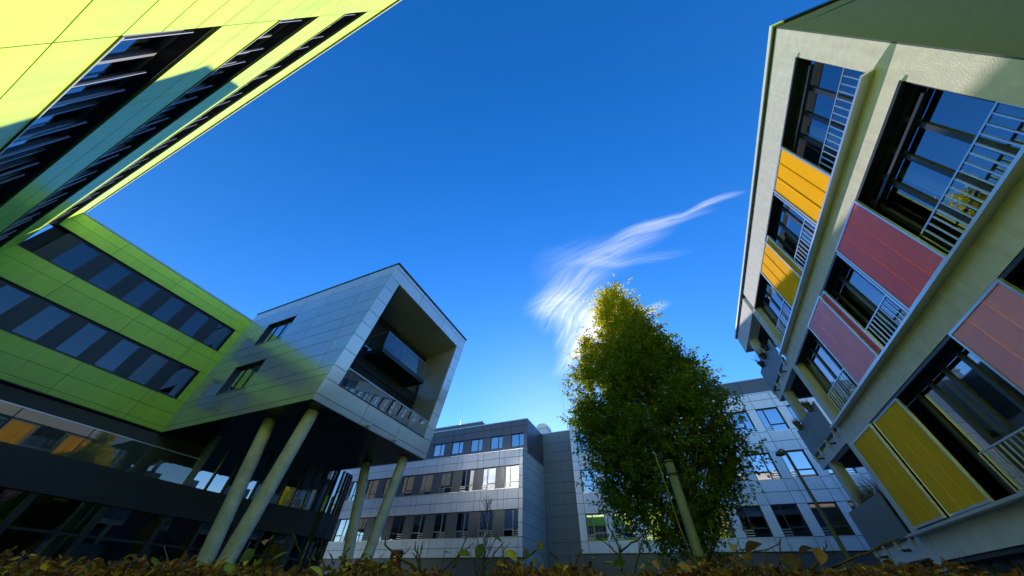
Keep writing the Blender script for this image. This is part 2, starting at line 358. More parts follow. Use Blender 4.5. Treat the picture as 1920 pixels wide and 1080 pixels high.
bx('blind', lime, 'curtain', fg.b(7.0, 7.25, 11.1, 12.7, -.28, -.22)); bx('blind', lime, 'curtain', fg.b(5.28, 5.43, 11.1, 12.7, -.28, -.22))
mb('parapet_cap', lime, 'steel', [fg.b(YS+.1, 8.2, 13.93, 14.03, -.35, .06)])
bx('soffit', lime, 'bluesoffit', (-31, -25.03, YS, 8.2, 6.03, 6.075))
# terrace glazing set back under the overhang
fr_ = Facade('x', -26.2, 1); y = YS
while y < 8.6:
    fr_.window(lime, y, y+1.27, 3.3, 6.0, [], None, .06, -.02, 'frame', 'panewing'); y += 1.28
bx('interior_wall', lime, 'interior', (-29, -28.8, YS, 9.6, 3.3, 6.0))

# ---------------------------------------------------------------- silver cantilevered box
box = thing('cantilevered_box_building', 'silver metal clad box cantilevered on slanted columns, open loggia in its front', 'building', (-15.3, 12.5, GZ))
def xf(z): return -13.29+.1805*(z-5.97)
Y0, Y1, ZB, ZT = 8.2, 16.72, 5.97, 14.67
OY0, OY1, OZ0, OZ1 = 8.95, 15.95, 6.99, 13.56
fs = Facade('y', Y0, -1)
swin = [(-22.1, -19.37, 10.97, 12.76), (-22.05, -19.33, 7.65, 9.44)]
srows = [5.97, 6.27, 7.20, 7.65, 8.55, 9.44, 10.2, 10.97, 11.86, 12.76, 13.7, 14.56]
scols = [-25, -22.08, -19.35, -17.05, -14.1]
bw = []
for z0, z1 in zip(srows[:-1], srows[1:]):                          # left flank: cladding row by row
    open_ = any(w[2]-.01 < (z0+z1)/2 < w[3]+.01 for w in swin)
    for i in range(4):
        if i == 1 and open_: continue
        bx('panel', box, 'silver', fs.b(scols[i]+.013, scols[i+1]-.013, z0+.012, z1-.012, .002, .035))
    a = -14.1+.013; p = lambda x, y, z: (x, y, z)
    b0, b1 = xf(z0+.012)-.004, xf(z1-.012)-.004
    hexa('panel', box, 'silver', [(a, Y0-.035, z0+.012), (b0, Y0-.035, z0+.012), (b0, Y0-.002, z0+.012), (a, Y0-.002, z0+.012), (a, Y0-.035, z1-.012), (b1, Y0-.035, z1-.012), (b1, Y0-.002, z1-.012), (a, Y0-.002, z1-.012)])
    if open_: bw += [fs.b(-25, -22.08, z0, z1, -.3, 0), fs.b(-19.35, -15.2, z0, z1, -.3, 0)]
    else: bw += [fs.b(-25, -15.2, z0, z1, -.3, 0)]
bw += [(-25, -15.45, Y0+.31, Y1-.3, 9.75, 10.4), (-25, -15.45, Y0+.31, Y1-.3, 13.6, 14.55), (-25, -15.45, Y0+.31, Y1-.3, 6.0, 6.9), (-25, -15.5, Y1-.3, Y1-.01, 6.0, 14.55)]
mb('wall', box, 'joint', bw)
for x0, x1, z0, z1 in swin:
    w = fs.window(box, x0, x1, z0, z1, [x0+.9, x0+1.8], None, .06, -.17, 'frame', 'paneblue')
    mb('window_lining', box, 'anthracite', [fs.b(x0, x1, z1-.03, z1, -.28, -.002), fs.b(x1-.03, x1, z0, z1-.03, -.28, -.002), fs.b(x0, x0+.03, z0, z1-.03, -.28, -.002)])
    bx('sill', box, 'steel', fs.b(x0-.02, x1+.02, z0-.03, z0+.01, -.15, .07))
bx('interior_wall', box, 'interior', (-24.5, -16.5, 10.4, 10.5, 6.99, 13.5))
def fpan(y0, y1, z0, z1, name='panel', m='silver', t=.035, gap=.026):
    y0 += gap/2; y1 -= gap/2; z0 += gap/2; z1 -= gap/2
    v = []
    for z in (z0, z1):
        v += [(xf(z)-t, y0, z), (xf(z), y0, z), (xf(z), y1, z), (xf(z)-t, y1, z)]
    return hexa(name, box, m, v)
def fbox(y0, y1, z0, z1, d0, d1):
    v = []
    for z in (z0, z1): v += [(xf(z)-d1, y0, z), (xf(z)-d0, y0, z), (xf(z)-d0, y1, z), (xf(z)-d1, y1, z)]
    return v
frows = [6.99, 7.65, 8.55, 9.44, 10.2, 10.97, 11.86, 12.76, 13.56]
for z0, z1 in zip(frows[:-1], frows[1:]):
    fpan(Y0-.03, OY0, z0, z1); fpan(OY1, Y1, z0, z1)
for y0, y1 in ((Y0-.03, 11.05), (11.05, 13.73), (13.73, Y1)):
    fpan(y0, y1, 6.27, 6.99); fpan(y0, y1, 5.97, 6.27)
for y0, y1 in ((Y0-.03, 11.0), (11.0, 13.7), (13.7, Y1)):
    fpan(y0, y1, 13.56, 14.3); fpan(y0, y1, 14.3, 14.56)
# frame body behind the front panels
hexa('front_frame', box, 'joint', fbox(Y0, OY0-.03, ZB+.02, ZT-.12, .036, 2.2))
hexa('front_frame', box, 'joint', fbox(OY1+.62, Y1-.01, ZB+.02, ZT-.12, .036, 2.2))
hexa('front_frame', box, 'joint', fbox(OY0, OY1+.6, ZB+.02, OZ0-.02, .036, 2.2))
hexa('front_frame', box, 'joint', fbox(OY0, OY1+.6, OZ1+.03, ZT-.12, .036, 2.2))
hexa('right_flank', box, 'silver', [(-25, Y1, ZB), (xf(ZB), Y1, ZB), (xf(ZB), Y1+.035, ZB), (-25, Y1+.035, ZB), (-25, Y1, 14.56), (xf(14.56), Y1, 14.56), (xf(14.56), Y1+.035, 14.56), (-25, Y1+.035, 14.56)])
hexa('parapet_cap', box, 'anthracite', [(-25, Y0-.07, 14.57), (xf(14.57)+.05, Y0-.07, 14.57), (xf(14.57)+.05, Y1+.07, 14.57), (-25, Y1+.07, 14.57), (-25, Y0-.07, ZT), (xf(ZT)+.05, Y0-.07, ZT), (xf(ZT)+.05, Y1+.07, ZT), (-25, Y1+.07, ZT)])
BX = -15.16                                                        # back wall of the loggia
for i, (y0, y1) in enumerate(((OY0, 11.3), (11.3, 13.9), (13.9, OY1+.6))):    # loggia ceiling
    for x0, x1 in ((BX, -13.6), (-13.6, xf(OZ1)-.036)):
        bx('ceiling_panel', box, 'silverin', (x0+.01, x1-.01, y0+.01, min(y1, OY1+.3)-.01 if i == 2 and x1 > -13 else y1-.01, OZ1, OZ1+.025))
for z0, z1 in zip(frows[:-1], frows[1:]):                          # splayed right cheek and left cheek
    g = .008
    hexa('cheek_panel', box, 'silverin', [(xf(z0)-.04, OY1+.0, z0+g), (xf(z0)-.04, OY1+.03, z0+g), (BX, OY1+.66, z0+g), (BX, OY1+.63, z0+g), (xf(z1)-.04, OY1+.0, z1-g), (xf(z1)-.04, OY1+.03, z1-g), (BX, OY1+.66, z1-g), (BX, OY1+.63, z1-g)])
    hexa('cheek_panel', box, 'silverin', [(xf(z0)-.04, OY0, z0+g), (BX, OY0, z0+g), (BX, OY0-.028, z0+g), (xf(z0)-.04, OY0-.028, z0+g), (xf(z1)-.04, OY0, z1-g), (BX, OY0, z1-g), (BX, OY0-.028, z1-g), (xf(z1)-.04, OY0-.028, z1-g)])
bx('loggia_floor', box, 'greydark', (BX, xf(OZ0)-.04, OY0, OY1+.6, OZ0-.02, OZ0))
fb = Facade('x', BX, 1)
bx('floor_band', box, 'anthracite', fb.b(OY0, OY1+.6, 9.72, 10.38, -.28, .03))
bx('head_band', box, 'anthracite', fb.b(OY0, OY1+.6, 13.2, 13.56, -.28, .03))
ys = [OY0, 10.75, 12.6, 14.45, OY1+.6]
for i in range(4):
    fb.window(box, ys[i], ys[i+1], 10.38, 13.2, [], None, .07, -.06, 'frame', 'paneblue', name='glass_door')
    fb.window(box, ys[i], ys[i+1], OZ0, 9.72, [ys[i]+1.1], None, .06, -.14, 'frame', 'paneblue', name='glass_door')
    n = 26; bl = []
    for k in range(n):                                             # lowered external blind: slats a few centimetres apart
        z = 8.15+1.55*k/n; bl.append(fb.b(ys[i]+.05, ys[i+1]-.05, z, z+.012, -.06, -.005))
    mb('slat_blind', box, 'greydark', bl)
    bx('blind_guide', box, 'frame', fb.b(ys[i]-.02, ys[i]+.03, OZ0, 9.72, -.07, .02))
bx('balcony_slab', box, 'anthracite', (BX, -13.68, 11.0, 15.3, 10.39, 10.68))
for y0, y1 in ((11.02, 12.45), (12.47, 13.87), (13.89, 15.28)): bx('balustrade_glass', box, 'rail', (-13.71, -13.695, y0, y1, 10.55, 11.85))
for y in (11.0, 15.285): bx('balustrade_glass', box, 'rail', (BX+.05, -13.72, y, y+.015, 10.55, 11.85))
mb('handrail', box, 'steel', [(-13.73, -13.68, 11.0, 15.3, 11.85, 11.885), (BX, -13.73, 11.0, 11.03, 11.85, 11.885), (BX, -13.73, 15.27, 15.3, 11.85, 11.885)])
for k in range(4):
    y0 = OY0+.02+k*1.745
    hexa('balustrade_glass', box, 'rail', fbox(y0, y0+1.725, 7.0, 7.9, .06, .075))
hexa('handrail', box, 'steel', fbox(OY0, OY1, 7.9, 7.935, .04, .09)); hexa('base_rail', box, 'anthracite', fbox(OY0-.02, OY1+.05, 6.97, 7.02, -.03, .06))
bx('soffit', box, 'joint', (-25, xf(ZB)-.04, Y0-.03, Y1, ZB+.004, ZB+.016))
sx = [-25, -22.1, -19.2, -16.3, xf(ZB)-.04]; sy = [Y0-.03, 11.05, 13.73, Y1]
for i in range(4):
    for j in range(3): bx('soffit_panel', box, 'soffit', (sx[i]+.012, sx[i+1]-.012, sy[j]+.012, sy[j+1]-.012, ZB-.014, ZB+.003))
for yy in (11.55, 13.65):                                          # small floodlights on the lower edge
    w = tubes('floodlight', box, 'lampwhite', [([(xf(6.08)+.02, yy, 6.03), (xf(6.08)+.16, yy-.05, 6.05), (xf(6.08)+.34, yy-.12, 6.06)], [.05, .07, .08])], 10)
def column(top, bot, name='column'):
    pts = [Vector(bot).lerp(Vector(top), t) for t in np.linspace(0, 1, 9)]
    v, f = tube(pts, [.27, .275, .28, .28, .28, .28, .28, .275, .27], 20); return mesh(name, box, 'column', v, f, True)
column((-17.18, 9.1, 5.96), (-15.62, 9.1, GZ)); column((-14.25, 9.1, 5.96), (-15.07, 9.1, GZ))
column((-17.3, 16.05, 5.96), (-15.85, 16.05, GZ)); column((-14.2, 15.9, 5.96), (-15.35, 15.9, GZ))

# ---------------------------------------------------------------- dark glazed ground block with a rounded end
gbk = thing('glass_ground_block', 'dark two-storey glazed base with rounded corner under the silver box', 'building', (-22, 10, GZ))
def arc(c, r, a0, a1, n): return [(c[0]+r*math.cos(R(a0+(a1-a0)*k/n)), c[1]+r*math.sin(R(a0+(a1-a0)*k/n))) for k in range(n+1)]
plan = [(-22.15, -1.62), (-22.1, .7), (-22.06, 3), (-22.03, 5.2), (-22.0, 7.4), (-21.95, 9.7), (-21.82, 11.3), (-21.58, 12.7), (-21.2, 14.1), (-20.72, 15.4), (-20.35, 16.4)] + arc((-21.6, 17.1), 1.62, -18, 95, 9) + [(-24, 18.75), (-27, 18.8)]
def offs(pl, d):
    out = []
    for i, p in enumerate(pl):
        a = Vector(pl[max(i-1, 0)]); b = Vector(pl[min(i+1, len(pl)-1)]); t = (b-a).normalized(); n = Vector((t.y, -t.x)); out.append((p[0]+n.x*d, p[1]+n.y*d))
    return out
def strip(name, m, pl, z0, z1, d0, d1, parent=gbk, smooth=False):
    A, B = offs(pl, d0), offs(pl, d1); v = []; n = len(pl)
    for (a, b) in zip(A, B): v += [(a[0], a[1], z0), (b[0], b[1], z0), (b[0], b[1], z1), (a[0], a[1], z1)]
    f = []
    for i in range(n-1):
        for k in range(4): f.append((i*4+k, (i+1)*4+k, (i+1)*4+(k+1) % 4, i*4+(k+1) % 4))
    f += [(0, 1, 2, 3), (4*n-1, 4*n-2, 4*n-3, 4*n-4)]
    return mesh(name, parent, m, v, f, smooth)
strip('spandrel', 'spandrel', plan, 2.40, 3.60, -.3, .0)
strip('floor_slab', 'soffit', plan, 3.2, 3.3, -4.5, -.31)
strip('ground_beam', 'anthracite', plan, GZ, GZ+.15, -.3, -.06)
up = plan[5:]
for i in range(len(plan)-1):                                       # ground floor glazing, bay by bay
    seg = plan[i:i+2]; w = strip('window', 'frame', [seg[0], tuple(Vector(seg[0]).lerp(Vector(seg[1]), .10))], GZ+.15, 2.40, -.30, -.10)
    strip('pane', 'panedark', [tuple(Vector(seg[0]).lerp(Vector(seg[1]), .10)), seg[1]], GZ+.15, 2.40, -.20, -.188, w)
    if i < 12: strip('transom', 'frame', [tuple(Vector(seg[0]).lerp(Vector(seg[1]), .10)), seg[1]], 1.35, 1.43, -.24, -.15, w)
for i in range(len(up)-1):                                         # upper glazing under the box
    seg = up[i:i+2]
    for a, b in ((0, .5), (.5, 1)) if i < 5 else ((0, 1),):
        p0 = Vector(seg[0]).lerp(Vector(seg[1]), a); p1 = Vector(seg[0]).lerp(Vector(seg[1]), b); q = p0.lerp(p1, .09/(p1-p0).length)
        w = strip('window', 'frame', [tuple(p0), tuple(q)], 3.6, 5.95, -.28, -.02)
        strip('pane', 'paneblue', [tuple(q), tuple(p1)], 3.6, 5.95, -.12, -.108, w)
hexa('corner_post', gbk, 'framegrey', [(-22.3, 9.5, 3.6), (-21.9, 9.5, 3.6), (-21.9, 9.75, 3.6), (-22.3, 9.75, 3.6), (-22.3, 9.5, 5.95), (-21.9, 9.5, 5.95), (-21.9, 9.75, 5.95), (-22.3, 9.75, 5.95)])
strip('inner_wall', 'room', plan, GZ, 5.95, -3.2, -3.1)
for i in range(4):
    strip('balustrade_glass', 'rail', [tuple(Vector(plan[i+1])+Vector((0, .02))), tuple(Vector(plan[i+2])-Vector((0, .02)))], 3.6, 4.72, -.06, -.045)
strip('handrail', 'steel', plan[:6], 4.72, 4.76, -.08, -.03)
bx('emergency_light', gbk, 'lampwhite', (-21.42, -21.3, 14.2, 14.5, 2.52, 2.66))
pq = [(-21.45, 13.2), (-21.1, 14.45)]
for k, t in enumerate((.0, .42)):                                  # entrance door handles
    p = Vector(pq[0]).lerp(Vector(pq[1]), t); mb('door_handle', gbk, 'steel', [(p.x+.02, p.x+.05, p.y, p.y+.03, -.6, 1.9)])

# ---------------------------------------------------------------- grey office wings across the courtyard
gw = thing('stepped_office_wing', 'light grey metal clad office wing with ribbon windows and a dark set-back top floor', 'building', (-22, 28.8, GZ))
F1 = Facade('y', 28.8, -1); F2 = Facade('y', 30.04, -1); XE = -11.61; XL = -40
b1 = [(3.69, 5.53), (7.08, 8.90)]; XB = -12.0; PER = 2.335
mb('wall', gw, 'joint', [F1.b(XL, XE-.3, 2.45, 3.69, -.4, 0), F1.b(XL, XE-.3, 5.53, 7.08, -.4, 0), F1.b(XL, XE-.3, 8.9, 10.2, -.4, 0)]+[F1.b(XB, XE-.3, z0, z1, -.4, 0) for z0, z1 in b1] + [(XL, XE-.04, 31.2, 46, GZ, 9.6), (XL, XE-.04, 29.0, 31.2, 9.4, 10.1), (XL, XE-.04, 29.2, 31.2, 6.0, 6.6)])
cuts = [XE]; a = XB-.35
cuts = [XE, XB+.0]
x = XB-1.42
while x > -36: cuts += [x, x-.6]; x -= PER
cuts.append(XL)
for z0, z1 in [(9.58, 10.2), (8.9, 9.58), (6.27, 7.08), (5.53, 6.27), (3.05, 3.69), (2.45, 3.05)]: F1.panels(gw, 'greypanel', cuts[:26], z0, z1, .035, .04)
for z0, z1 in b1:
    zm = (z0+z1)/2; F1.panels(gw, 'greypanel', [XE, XB], z0, zm, .035, .04); F1.panels(gw, 'greypanel', [XE, XB], zm, z1, .035, .04)
    x = XB-.04; k = 0
    while x-PER > -36:
        low = z0 < 5
        spl = [x-1.42+.5] if not low else [x-.52]
        spl = [x-.70] if k == 0 and not low else ([x-.9] if not low else [x-.55])
        tr = {1: z0+.52} if not low else {0: z0+.52}
        bl = None
        if not low and k < 5: bl = {0: .45, 1: [.66, .6, .66, .62, .5][k]}
        if low and k in (1, 4): bl = {0: .4}
        # column order runs from small a to large a
        if low: w = F1.window(gw, x-1.38, x, z0, z1, [x-.52], {0: z0+.5}, .055, -.14, 'framegrey' if k < 5 else 'frame', 'paneblue', guard=1, blind=bl)
        else: w = F1.window(gw, x-1.38, x, z0, z1, [x-.88], {1: z0+.5}, .055, -.14, 'framegrey' if k < 5 else 'frame', 'paneblue', guard=0, blind=bl)
        bx('infill_panel', gw, 'greydark', F1.b(x-PER+.0, x-1.39, z0, z1, -.2, -.06)); x -= PER; k += 1
    bx('sill', gw, 'alu', F1.b(-36, XB, z0-.03, z0+.02, -.15, .07))
# its right flank, in shade
fx = Facade('x', XE, 1)
zz = [2.45-.6, 3.05, 3.69, 4.6, 5.53, 6.27, 7.08, 8.0, 8.9, 9.58, 10.2]
for z0, z1 in zip(zz[:-1], zz[1:]): bx('panel', gw, 'greypanel', (XE-.04, XE-.002, 28.84, 34.78, z0+.015, z1-.015))
bx('flank_wall', gw, 'joint', (XE-.3, XE-.041, 29.1, 34.78, GZ, 10.15))
bx('parapet_cap', gw, 'alu', (XL, XE+.03, 28.73, 29.0, 10.2, 10.27)); bx('parapet_cap', gw, 'alu', (XE-.25, XE+.03, 29.0, 34.75, 10.2, 10.27))
bx('plinth', gw, 'greydark', (XL, XE-.06, 28.9, 29.6, GZ, 2.45))
# dark top floor
DT = 13.6; dw = (10.95, 12.18)
mb('top_floor_wall', gw, 'joint', [F2.b(XL, XE-.05, 12.18, DT-.1, -.4, 0), F2.b(XL, XE-.05, 10.0, 10.95, -.4, 0), F2.b(XE-.38, XE-.05, 10.95, 12.18, -.4, 0), (XL, XE-.05, 31.2, 46, 9.6, DT-.1)])
x = XE-.40; k = 0; dcut = [XE, XE-.40]
while x-2.37 > -34:
    w = F2.window(gw, x-1.42, x, dw[0], dw[1], [x-.56 if k < 1 else x-.52], None, .055, -.12, 'frame', 'paneblue', blind={0: .42} if k == 1 else None)
    bx('infill_panel', gw, 'greydark', F2.b(x-2.37, x-1.425, dw[0], dw[1], -.2, -.05)); dcut += [x-1.42, x-2.37]; x -= 2.37; k += 1
for z0, z1 in [(12.9, DT-.08), (12.18, 12.9), (10.27, 10.95)]: F2.panels(gw, 'greydark', dcut[:18], z0, z1, .03, .04, 'dark_panel')
bx('dark_panel', gw, 'greydark', F2.b(XE-.39, XE-.01, dw[0], dw[1], .002, .04))
for z0, z1 in zip((10.27, 10.95, 11.6, 12.18, 12.9), (10.95, 11.6, 12.18, 12.9, DT-.08)): bx('dark_panel', gw, 'greydark', (XE-.035, XE-.002, 30.0, 34.78, z0+.012, z1-.012))
bx('roof_edge', gw, 'alu', (XL, XE+.02, 29.97, 30.3, DT-.08, DT)); bx('roof_edge', gw, 'alu', (XE-.3, XE+.02, 30.3, 34.8, DT-.08, DT))
bx('roof_plant', gw, 'greydark', (-30, -17.3, 30.6, 33.5, DT, DT+.62)); bx('roof_plant_edge', gw, 'alu', (-30.1, -17.25, 30.55, 30.65, DT+.62, DT+.7))
mb('roof_vent', gw, 'white', [(-12.6, -11.25, 35.6, 37.2, DT-.2, 15.0), (-12.45, -11.6, 35.7, 36.9, 15.0, 15.25), (-12.7, -11.2, 35.5, 37.3, 14.62, 14.72)])
for (x, y, h) in ((-20.6, 31.0, 3.3),): tubes('lightning_rod', gw, 'steel', [([(x, y, DT), (x, y, DT+h*.3), (x, y, DT+h)], [.05, .02, .012])], 6)
# recess wall between the wings
for z0, z1 in zip([GZ, -.3, .8, 1.9, 3.0, 3.95, 4.9, 5.85, 6.8, 7.75, 8.7, 9.65, 10.6, 11.55, 12.5], [-.3, .8, 1.9, 3.0, 3.95, 4.9, 5.85, 6.8, 7.75, 8.7, 9.65, 10.6, 11.55, 12.5, 13.62]):
    for x0, x1 in ((XE+.0, -9.6), (-9.6, -7.0)): bx('recess_panel', gw, 'recess', (x0+.012, x1-.012, 34.76, 34.8, z0+.014, z1-.014))
bx('recess_wall', gw, 'joint', (XE-.05, -7.0, 34.801, 46, GZ, 13.62)); bx('roof_edge', gw, 'alu', (XE+.03, -7.78, 34.7, 35.0, 13.62, 13.70))

rw = thing('square_window_office_wing', 'light grey office wing with rows of separate windows behind the tree', 'building', (5, 32, GZ))
F3 = Facade('y', 32, -1); RT = 13.62; XA = -7.74; P3 = 2.272; WX = -7.1; NW = 17; WW = 1.60
rws = [(3.65, 5.49), (7.02, 8.86), (10.37, 12.23)]
wl = []; ends = WX+P3*NW
for z0, z1 in ((2.9, 3.65), (5.49, 7.02), (8.86, 10.37), (12.23, RT-.06)): wl.append(F3.b(XA, ends, z0, z1, -.4, 0))
for z0, z1 in rws:
    wl.append(F3.b(XA, WX, z0, z1, -.4, 0))
    for i in range(NW): wl.append(F3.b(WX+P3*i+WW, WX+P3*(i+1), z0, z1, -.4, 0))
wl.append((XA, ends, 33.4, 45, GZ, RT-.1)); wl.append((XA, ends, 32.4, 33.4, 5.9, 6.5)); wl.append((XA, ends, 32.4, 33.4, 9.3, 9.9)); wl.append((XA, XA+.4, 32.4, 33.4, GZ, RT-.1))
mb('wall', rw, 'joint', wl)
cut3 = [XA]+[c for i in range(NW) for c in (WX+P3*i, WX+P3*i+WW)]
vis = 26
for z0, z1 in [(2.9, 3.65), (5.49, 6.25), (6.25, 7.02), (8.86, 9.6), (9.6, 10.37), (12.23, 12.95), (12.95, RT-.06)]: F3.panels(rw, 'greypanel', cut3[:vis], z0, z1, .035, .04)
for z0, z1 in rws:
    zm = z0+(z1-z0)*.5
    for i in range(-1, 13):
        a0, a1 = (XA, WX) if i < 0 else (WX+P3*i+WW, WX+P3*(i+1))
        if z0 < 5: bx('panel', rw, 'greypanel', F3.b(a0+.017, a1-.017, z0+.017, z1-.017, .002, .04))
        else: bx('panel', rw, 'greypanel', F3.b(a0+.017, a1-.017, z0+.017, z1-.017, .002, .04))
    for i in range(NW-3):
        a = WX+P3*i; lo = z0 < 5; md = 5 < z0 < 9
        fl_ = (i % 2 == 0) if lo else ((i % 3) != 1)
        if lo: F3.window(rw, a, a+WW, z0, z1, [a+.55], {1: z0+.55}, .06, -.14, 'framegrey' if i < 3 else 'frame', 'panedark' if i > 2 else 'paneblue', guard=0, blind={1: .35} if i in (0, 1, 5) else None)
        elif fl_: F3.window(rw, a, a+WW, z0, z1, [a+1.02], {0: z0+.55}, .07, -.14, 'framegrey' if i < 1 else 'frame', 'paneblue', guard=1)
        else: F3.window(rw, a, a+WW, z0, z1, [a+.52], {1: z0+.55}, .07, -.14, 'frame', 'paneblue', guard=0)
        bx('sill', rw, 'alu', F3.b(a-.01, a+WW+.01, z0-.03, z0+.02, -.12, .06))
bx('parapet_cap', rw, 'alu', (XA-.03, ends, 31.92, 32.3, RT-.06, RT))
bx('plinth', rw, 'greydark', (XA+.05, ends, 32.1, 32.6, GZ, 2.9))
x = -2.6
while x < 26: bx('dark_panel', rw, 'greydark', (x+.015, x+2.3-.015, 33.2, 33.25, RT-.05, 15.42)); x += 2.3
bx('set_back_wall', rw, 'joint', (-2.6, 26, 33.251, 44, RT-.1, 15.42)); bx('roof_edge', rw, 'alu', (-2.65, 26, 33.15, 33.5, 15.42, 15.5))
bx('added_shadow_block', rw, 'greydark', (-3.4, 2.6, 34.0, 38, 13.5, 17.7))  # unseen rooftop block, added to throw the shadow across the apartment facade
tubes('lightning_rod', rw, 'steel', [([(-8.6, 35.2, 13.6), (-8.75, 35.2, 15.2), (-9.0, 35.2, 18.2)], [.05, .02, .012])], 6)

# ---------------------------------------------------------------- concrete apartment building on the right
ap = thing('concrete_apartment_building', 'pale concrete apartment house with sliding coloured screens and balconies at its far end', 'building', (6, 9, GZ))
FA = Facade('x', 6, -1); YN, YE, YB = 3.28, 14.5, 18.1; FZ0 = 9.97; TOP = 10.92
OA, OB = 3.82, 14.1
aw = [(7.60, 9.95), (4.62, 6.96), (1.66, 4.0), (-1.27, 1.06)]
wl = [FA.b(YN, OA, GZ, TOP, -.32, 0), FA.b(OB, YE, GZ, FZ0-.02, -.32, 0), FA.b(OA, OB, 9.95, TOP, -.32, 0), FA.b(OA, OB, 6.96, 7.60, -.32, 0), FA.b(OA, OB, 4.0, 4.62, -.32, 0), FA.b(OA, OB, 1.06, 1.66, -.32, 0)]
mb('wall', ap, 'concrete', wl)
mb('core', ap, 'interior', [(6.9, 17.5, YN+.33, YE-.33, GZ, 10.6), (6.32, 6.9, YN+.33, YE-.33, 6.98, 7.5), (6.32, 6.9, YN+.33, YE-.33, 4.02, 4.5), (6.32, 6.9, YN+.33, YE-.33, 1.1, 1.5)])
bx('end_wall', ap, 'endwall', (6.0, 18, YN-.03, YN-.002, GZ, 10.4)); bx('end_wall', ap, 'joint', (6.4, 18, YN+.0, YN+.32, GZ, 10.4))
hexa('end_gable', ap, 'endwall', [(6.0, YN-.03, 10.4), (18, YN-.03, 9.8), (18, YN-.002, 9.8), (6.0, YN-.002, 10.4), (6.0, YN-.03, 10.94), (18, YN-.03, 9.9), (18, YN-.002, 9.9), (6.0, YN-.002, 10.94)])
bx('far_end_wall', ap, 'render', (6.33, 17.8, YE-.32, YE-.002, GZ, FZ0-.02))
bx('roof_beam', ap, 'concrete', (6.0, 6.45, YE, YB, FZ0, TOP)); bx('roof_beam', ap, 'concrete', (6.46, 13.0, YB-.4, YB, FZ0, TOP))
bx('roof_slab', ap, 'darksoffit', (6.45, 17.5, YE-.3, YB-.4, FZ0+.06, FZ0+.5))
mb('roof_edge', ap, 'white', [(5.92, 6.3, YN-.08, YB+.06, TOP+.06, TOP+.17)]); mb('roof_shadow_gap', ap, 'anthracite', [(5.96, 6.2, YN-.04, YB+.03, TOP, TOP+.06)])
hexa('gable_edge', ap, 'anthracite', [(6.2, YN-.09, 10.94), (18, YN-.09, 9.9), (18, YN+.3, 9.9), (6.2, YN+.3, 10.94), (6.2, YN-.09, 11.06), (18, YN-.09, 10.02), (18, YN+.3, 10.02), (6.2, YN+.3, 11.06)])
mods = [(3.82, 7.72), (7.72, 11.52), (11.52, 14.1)]
for r, (z0, z1) in enumerate(aw):
    mb('opening_lining', ap, 'frame', [FA.b(OA, OB, z1-.04, z1, -.31, -.04), FA.b(OA, OA+.05, z0, z1-.04, -.31, -.05)])
    mb('far_jamb', ap, 'render', [FA.b(OB-.012, OB, z0, z1-.04, -.31, -.004)])
    for k, (y0, y1) in enumerate(mods):                            # dark framed French windows with a low fixed light
        w = FA.window(ap, y0+.06, y1-.05, z0, z1-.05, [y0+.78, y0+1.42, y0+2.05, y0+2.7] if k < 2 else [y0+.75, y0+1.4, y0+2.02], {}, .075, -.26, 'frame', 'pane')
        for q in (0, 2):
            cu = bx('curtain', ap, 'curtain', FA.b(y0+.15+.9*q, y0+.32+.9*q, z0+.1, z1-.15, -.62, -.52))
        y0r, y1r = y0+.0, (y0+2.2 if k < 2 else y0+2.0)
        if k == 0: y1r = y0+2.7
        rail = mb('window_guard', ap, 'steel', [FA.b(y0r, y1r, z0+.70, z0+.73, -.03, .0), FA.b(y0r, y1r, z0+.03, z0+.06, -.03, .0)])
        n = int((y1r-y0r)/.155)
        for j in range(n+1): bx('guard_bar', rail, 'steel', FA.b(y0r+j*(y1r-y0r)/n-.012, y0r+j*(y1r-y0r)/n+.012, z0+.061, z0+.699, -.026, -.004))
        mb('track', ap, 'frame', [FA.b(y0+.2, y1-.3, z1-.42, z1-.36, -.2, -.12)]) if k == 0 else None
    sl_ = hexa('sill_track', ap, 'alu', [(6.0, 3.72, z0-.075), (5.80, 3.78, z0-.075), (5.80, 14.36, z0-.075), (6.0, 14.36, z0-.075), (6.0, 3.72, z0-.02), (5.80, 3.78, z0-.02), (5.80, 14.36, z0-.02), (6.0, 14.36, z0-.02)])
    bx('track_groove', sl_, 'anthracite', FA.b(3.85, 14.3, z0-.018, z0-.008, .03, .06))
    bx('head_track', ap, 'frame', FA.b(OA, OB, z1-.10, z1-.042, -.03, .03))
def sliding(y0, y1, z0, z1, m, d, name='sliding_screen'):
    fr = .05; a = FA
    s_ = mb(name, ap, 'alu', [a.b(y0, y1, z0, z0+fr, d, d+.05), a.b(y0, y1, z1-fr, z1, d, d+.05), a.b(y0, y0+fr, z0+fr, z1-fr, d, d+.05), a.b(y1-fr, y1, z0+fr, z1-fr, d, d+.05)])
    w3 = (y1-y0-2*fr)/3
    for k in range(3): bx('screen_sheet', s_, m, a.b(y0+fr+w3*k+.004, y0+fr+w3*(k+1)-.004, z0+fr, z1-fr, d+.012, d+.034))
    mb('screen_rib', s_, m, [a.b(y0+fr+w3*k-.012, y0+fr+w3*k+.012, z0+fr, z1-fr, d+.03, d+.046) for k in (1, 2)])
    return s_
sliding(6.12, 7.68, 7.63, 9.80, 'screenyellow', .05); sliding(6.30, 7.86, 7.66, 9.82, 'screenyellow', -.02)
sliding(9.85, 11.5, 7.66, 9.80, 'screenyellow', .05); sliding(9.62, 11.3, 7.66, 9.82, 'screenochre', -.02)
sliding(6.36, 7.97, 4.65, 6.88, 'screenred', .05); sliding(6.55, 8.14, 4.66, 6.88, 'screenred', -.02)
sliding(9.84, 11.46, 4.65, 6.88, 'screenpink', .05); sliding(9.62, 11.2, 4.66, 6.88, 'screenred', -.02)
sliding(12.35, 14.0, 1.70, 3.93, 'screenochre', .05); sliding(10.65, 12.28, 1.70, 3.93, 'screenochre', -.02)
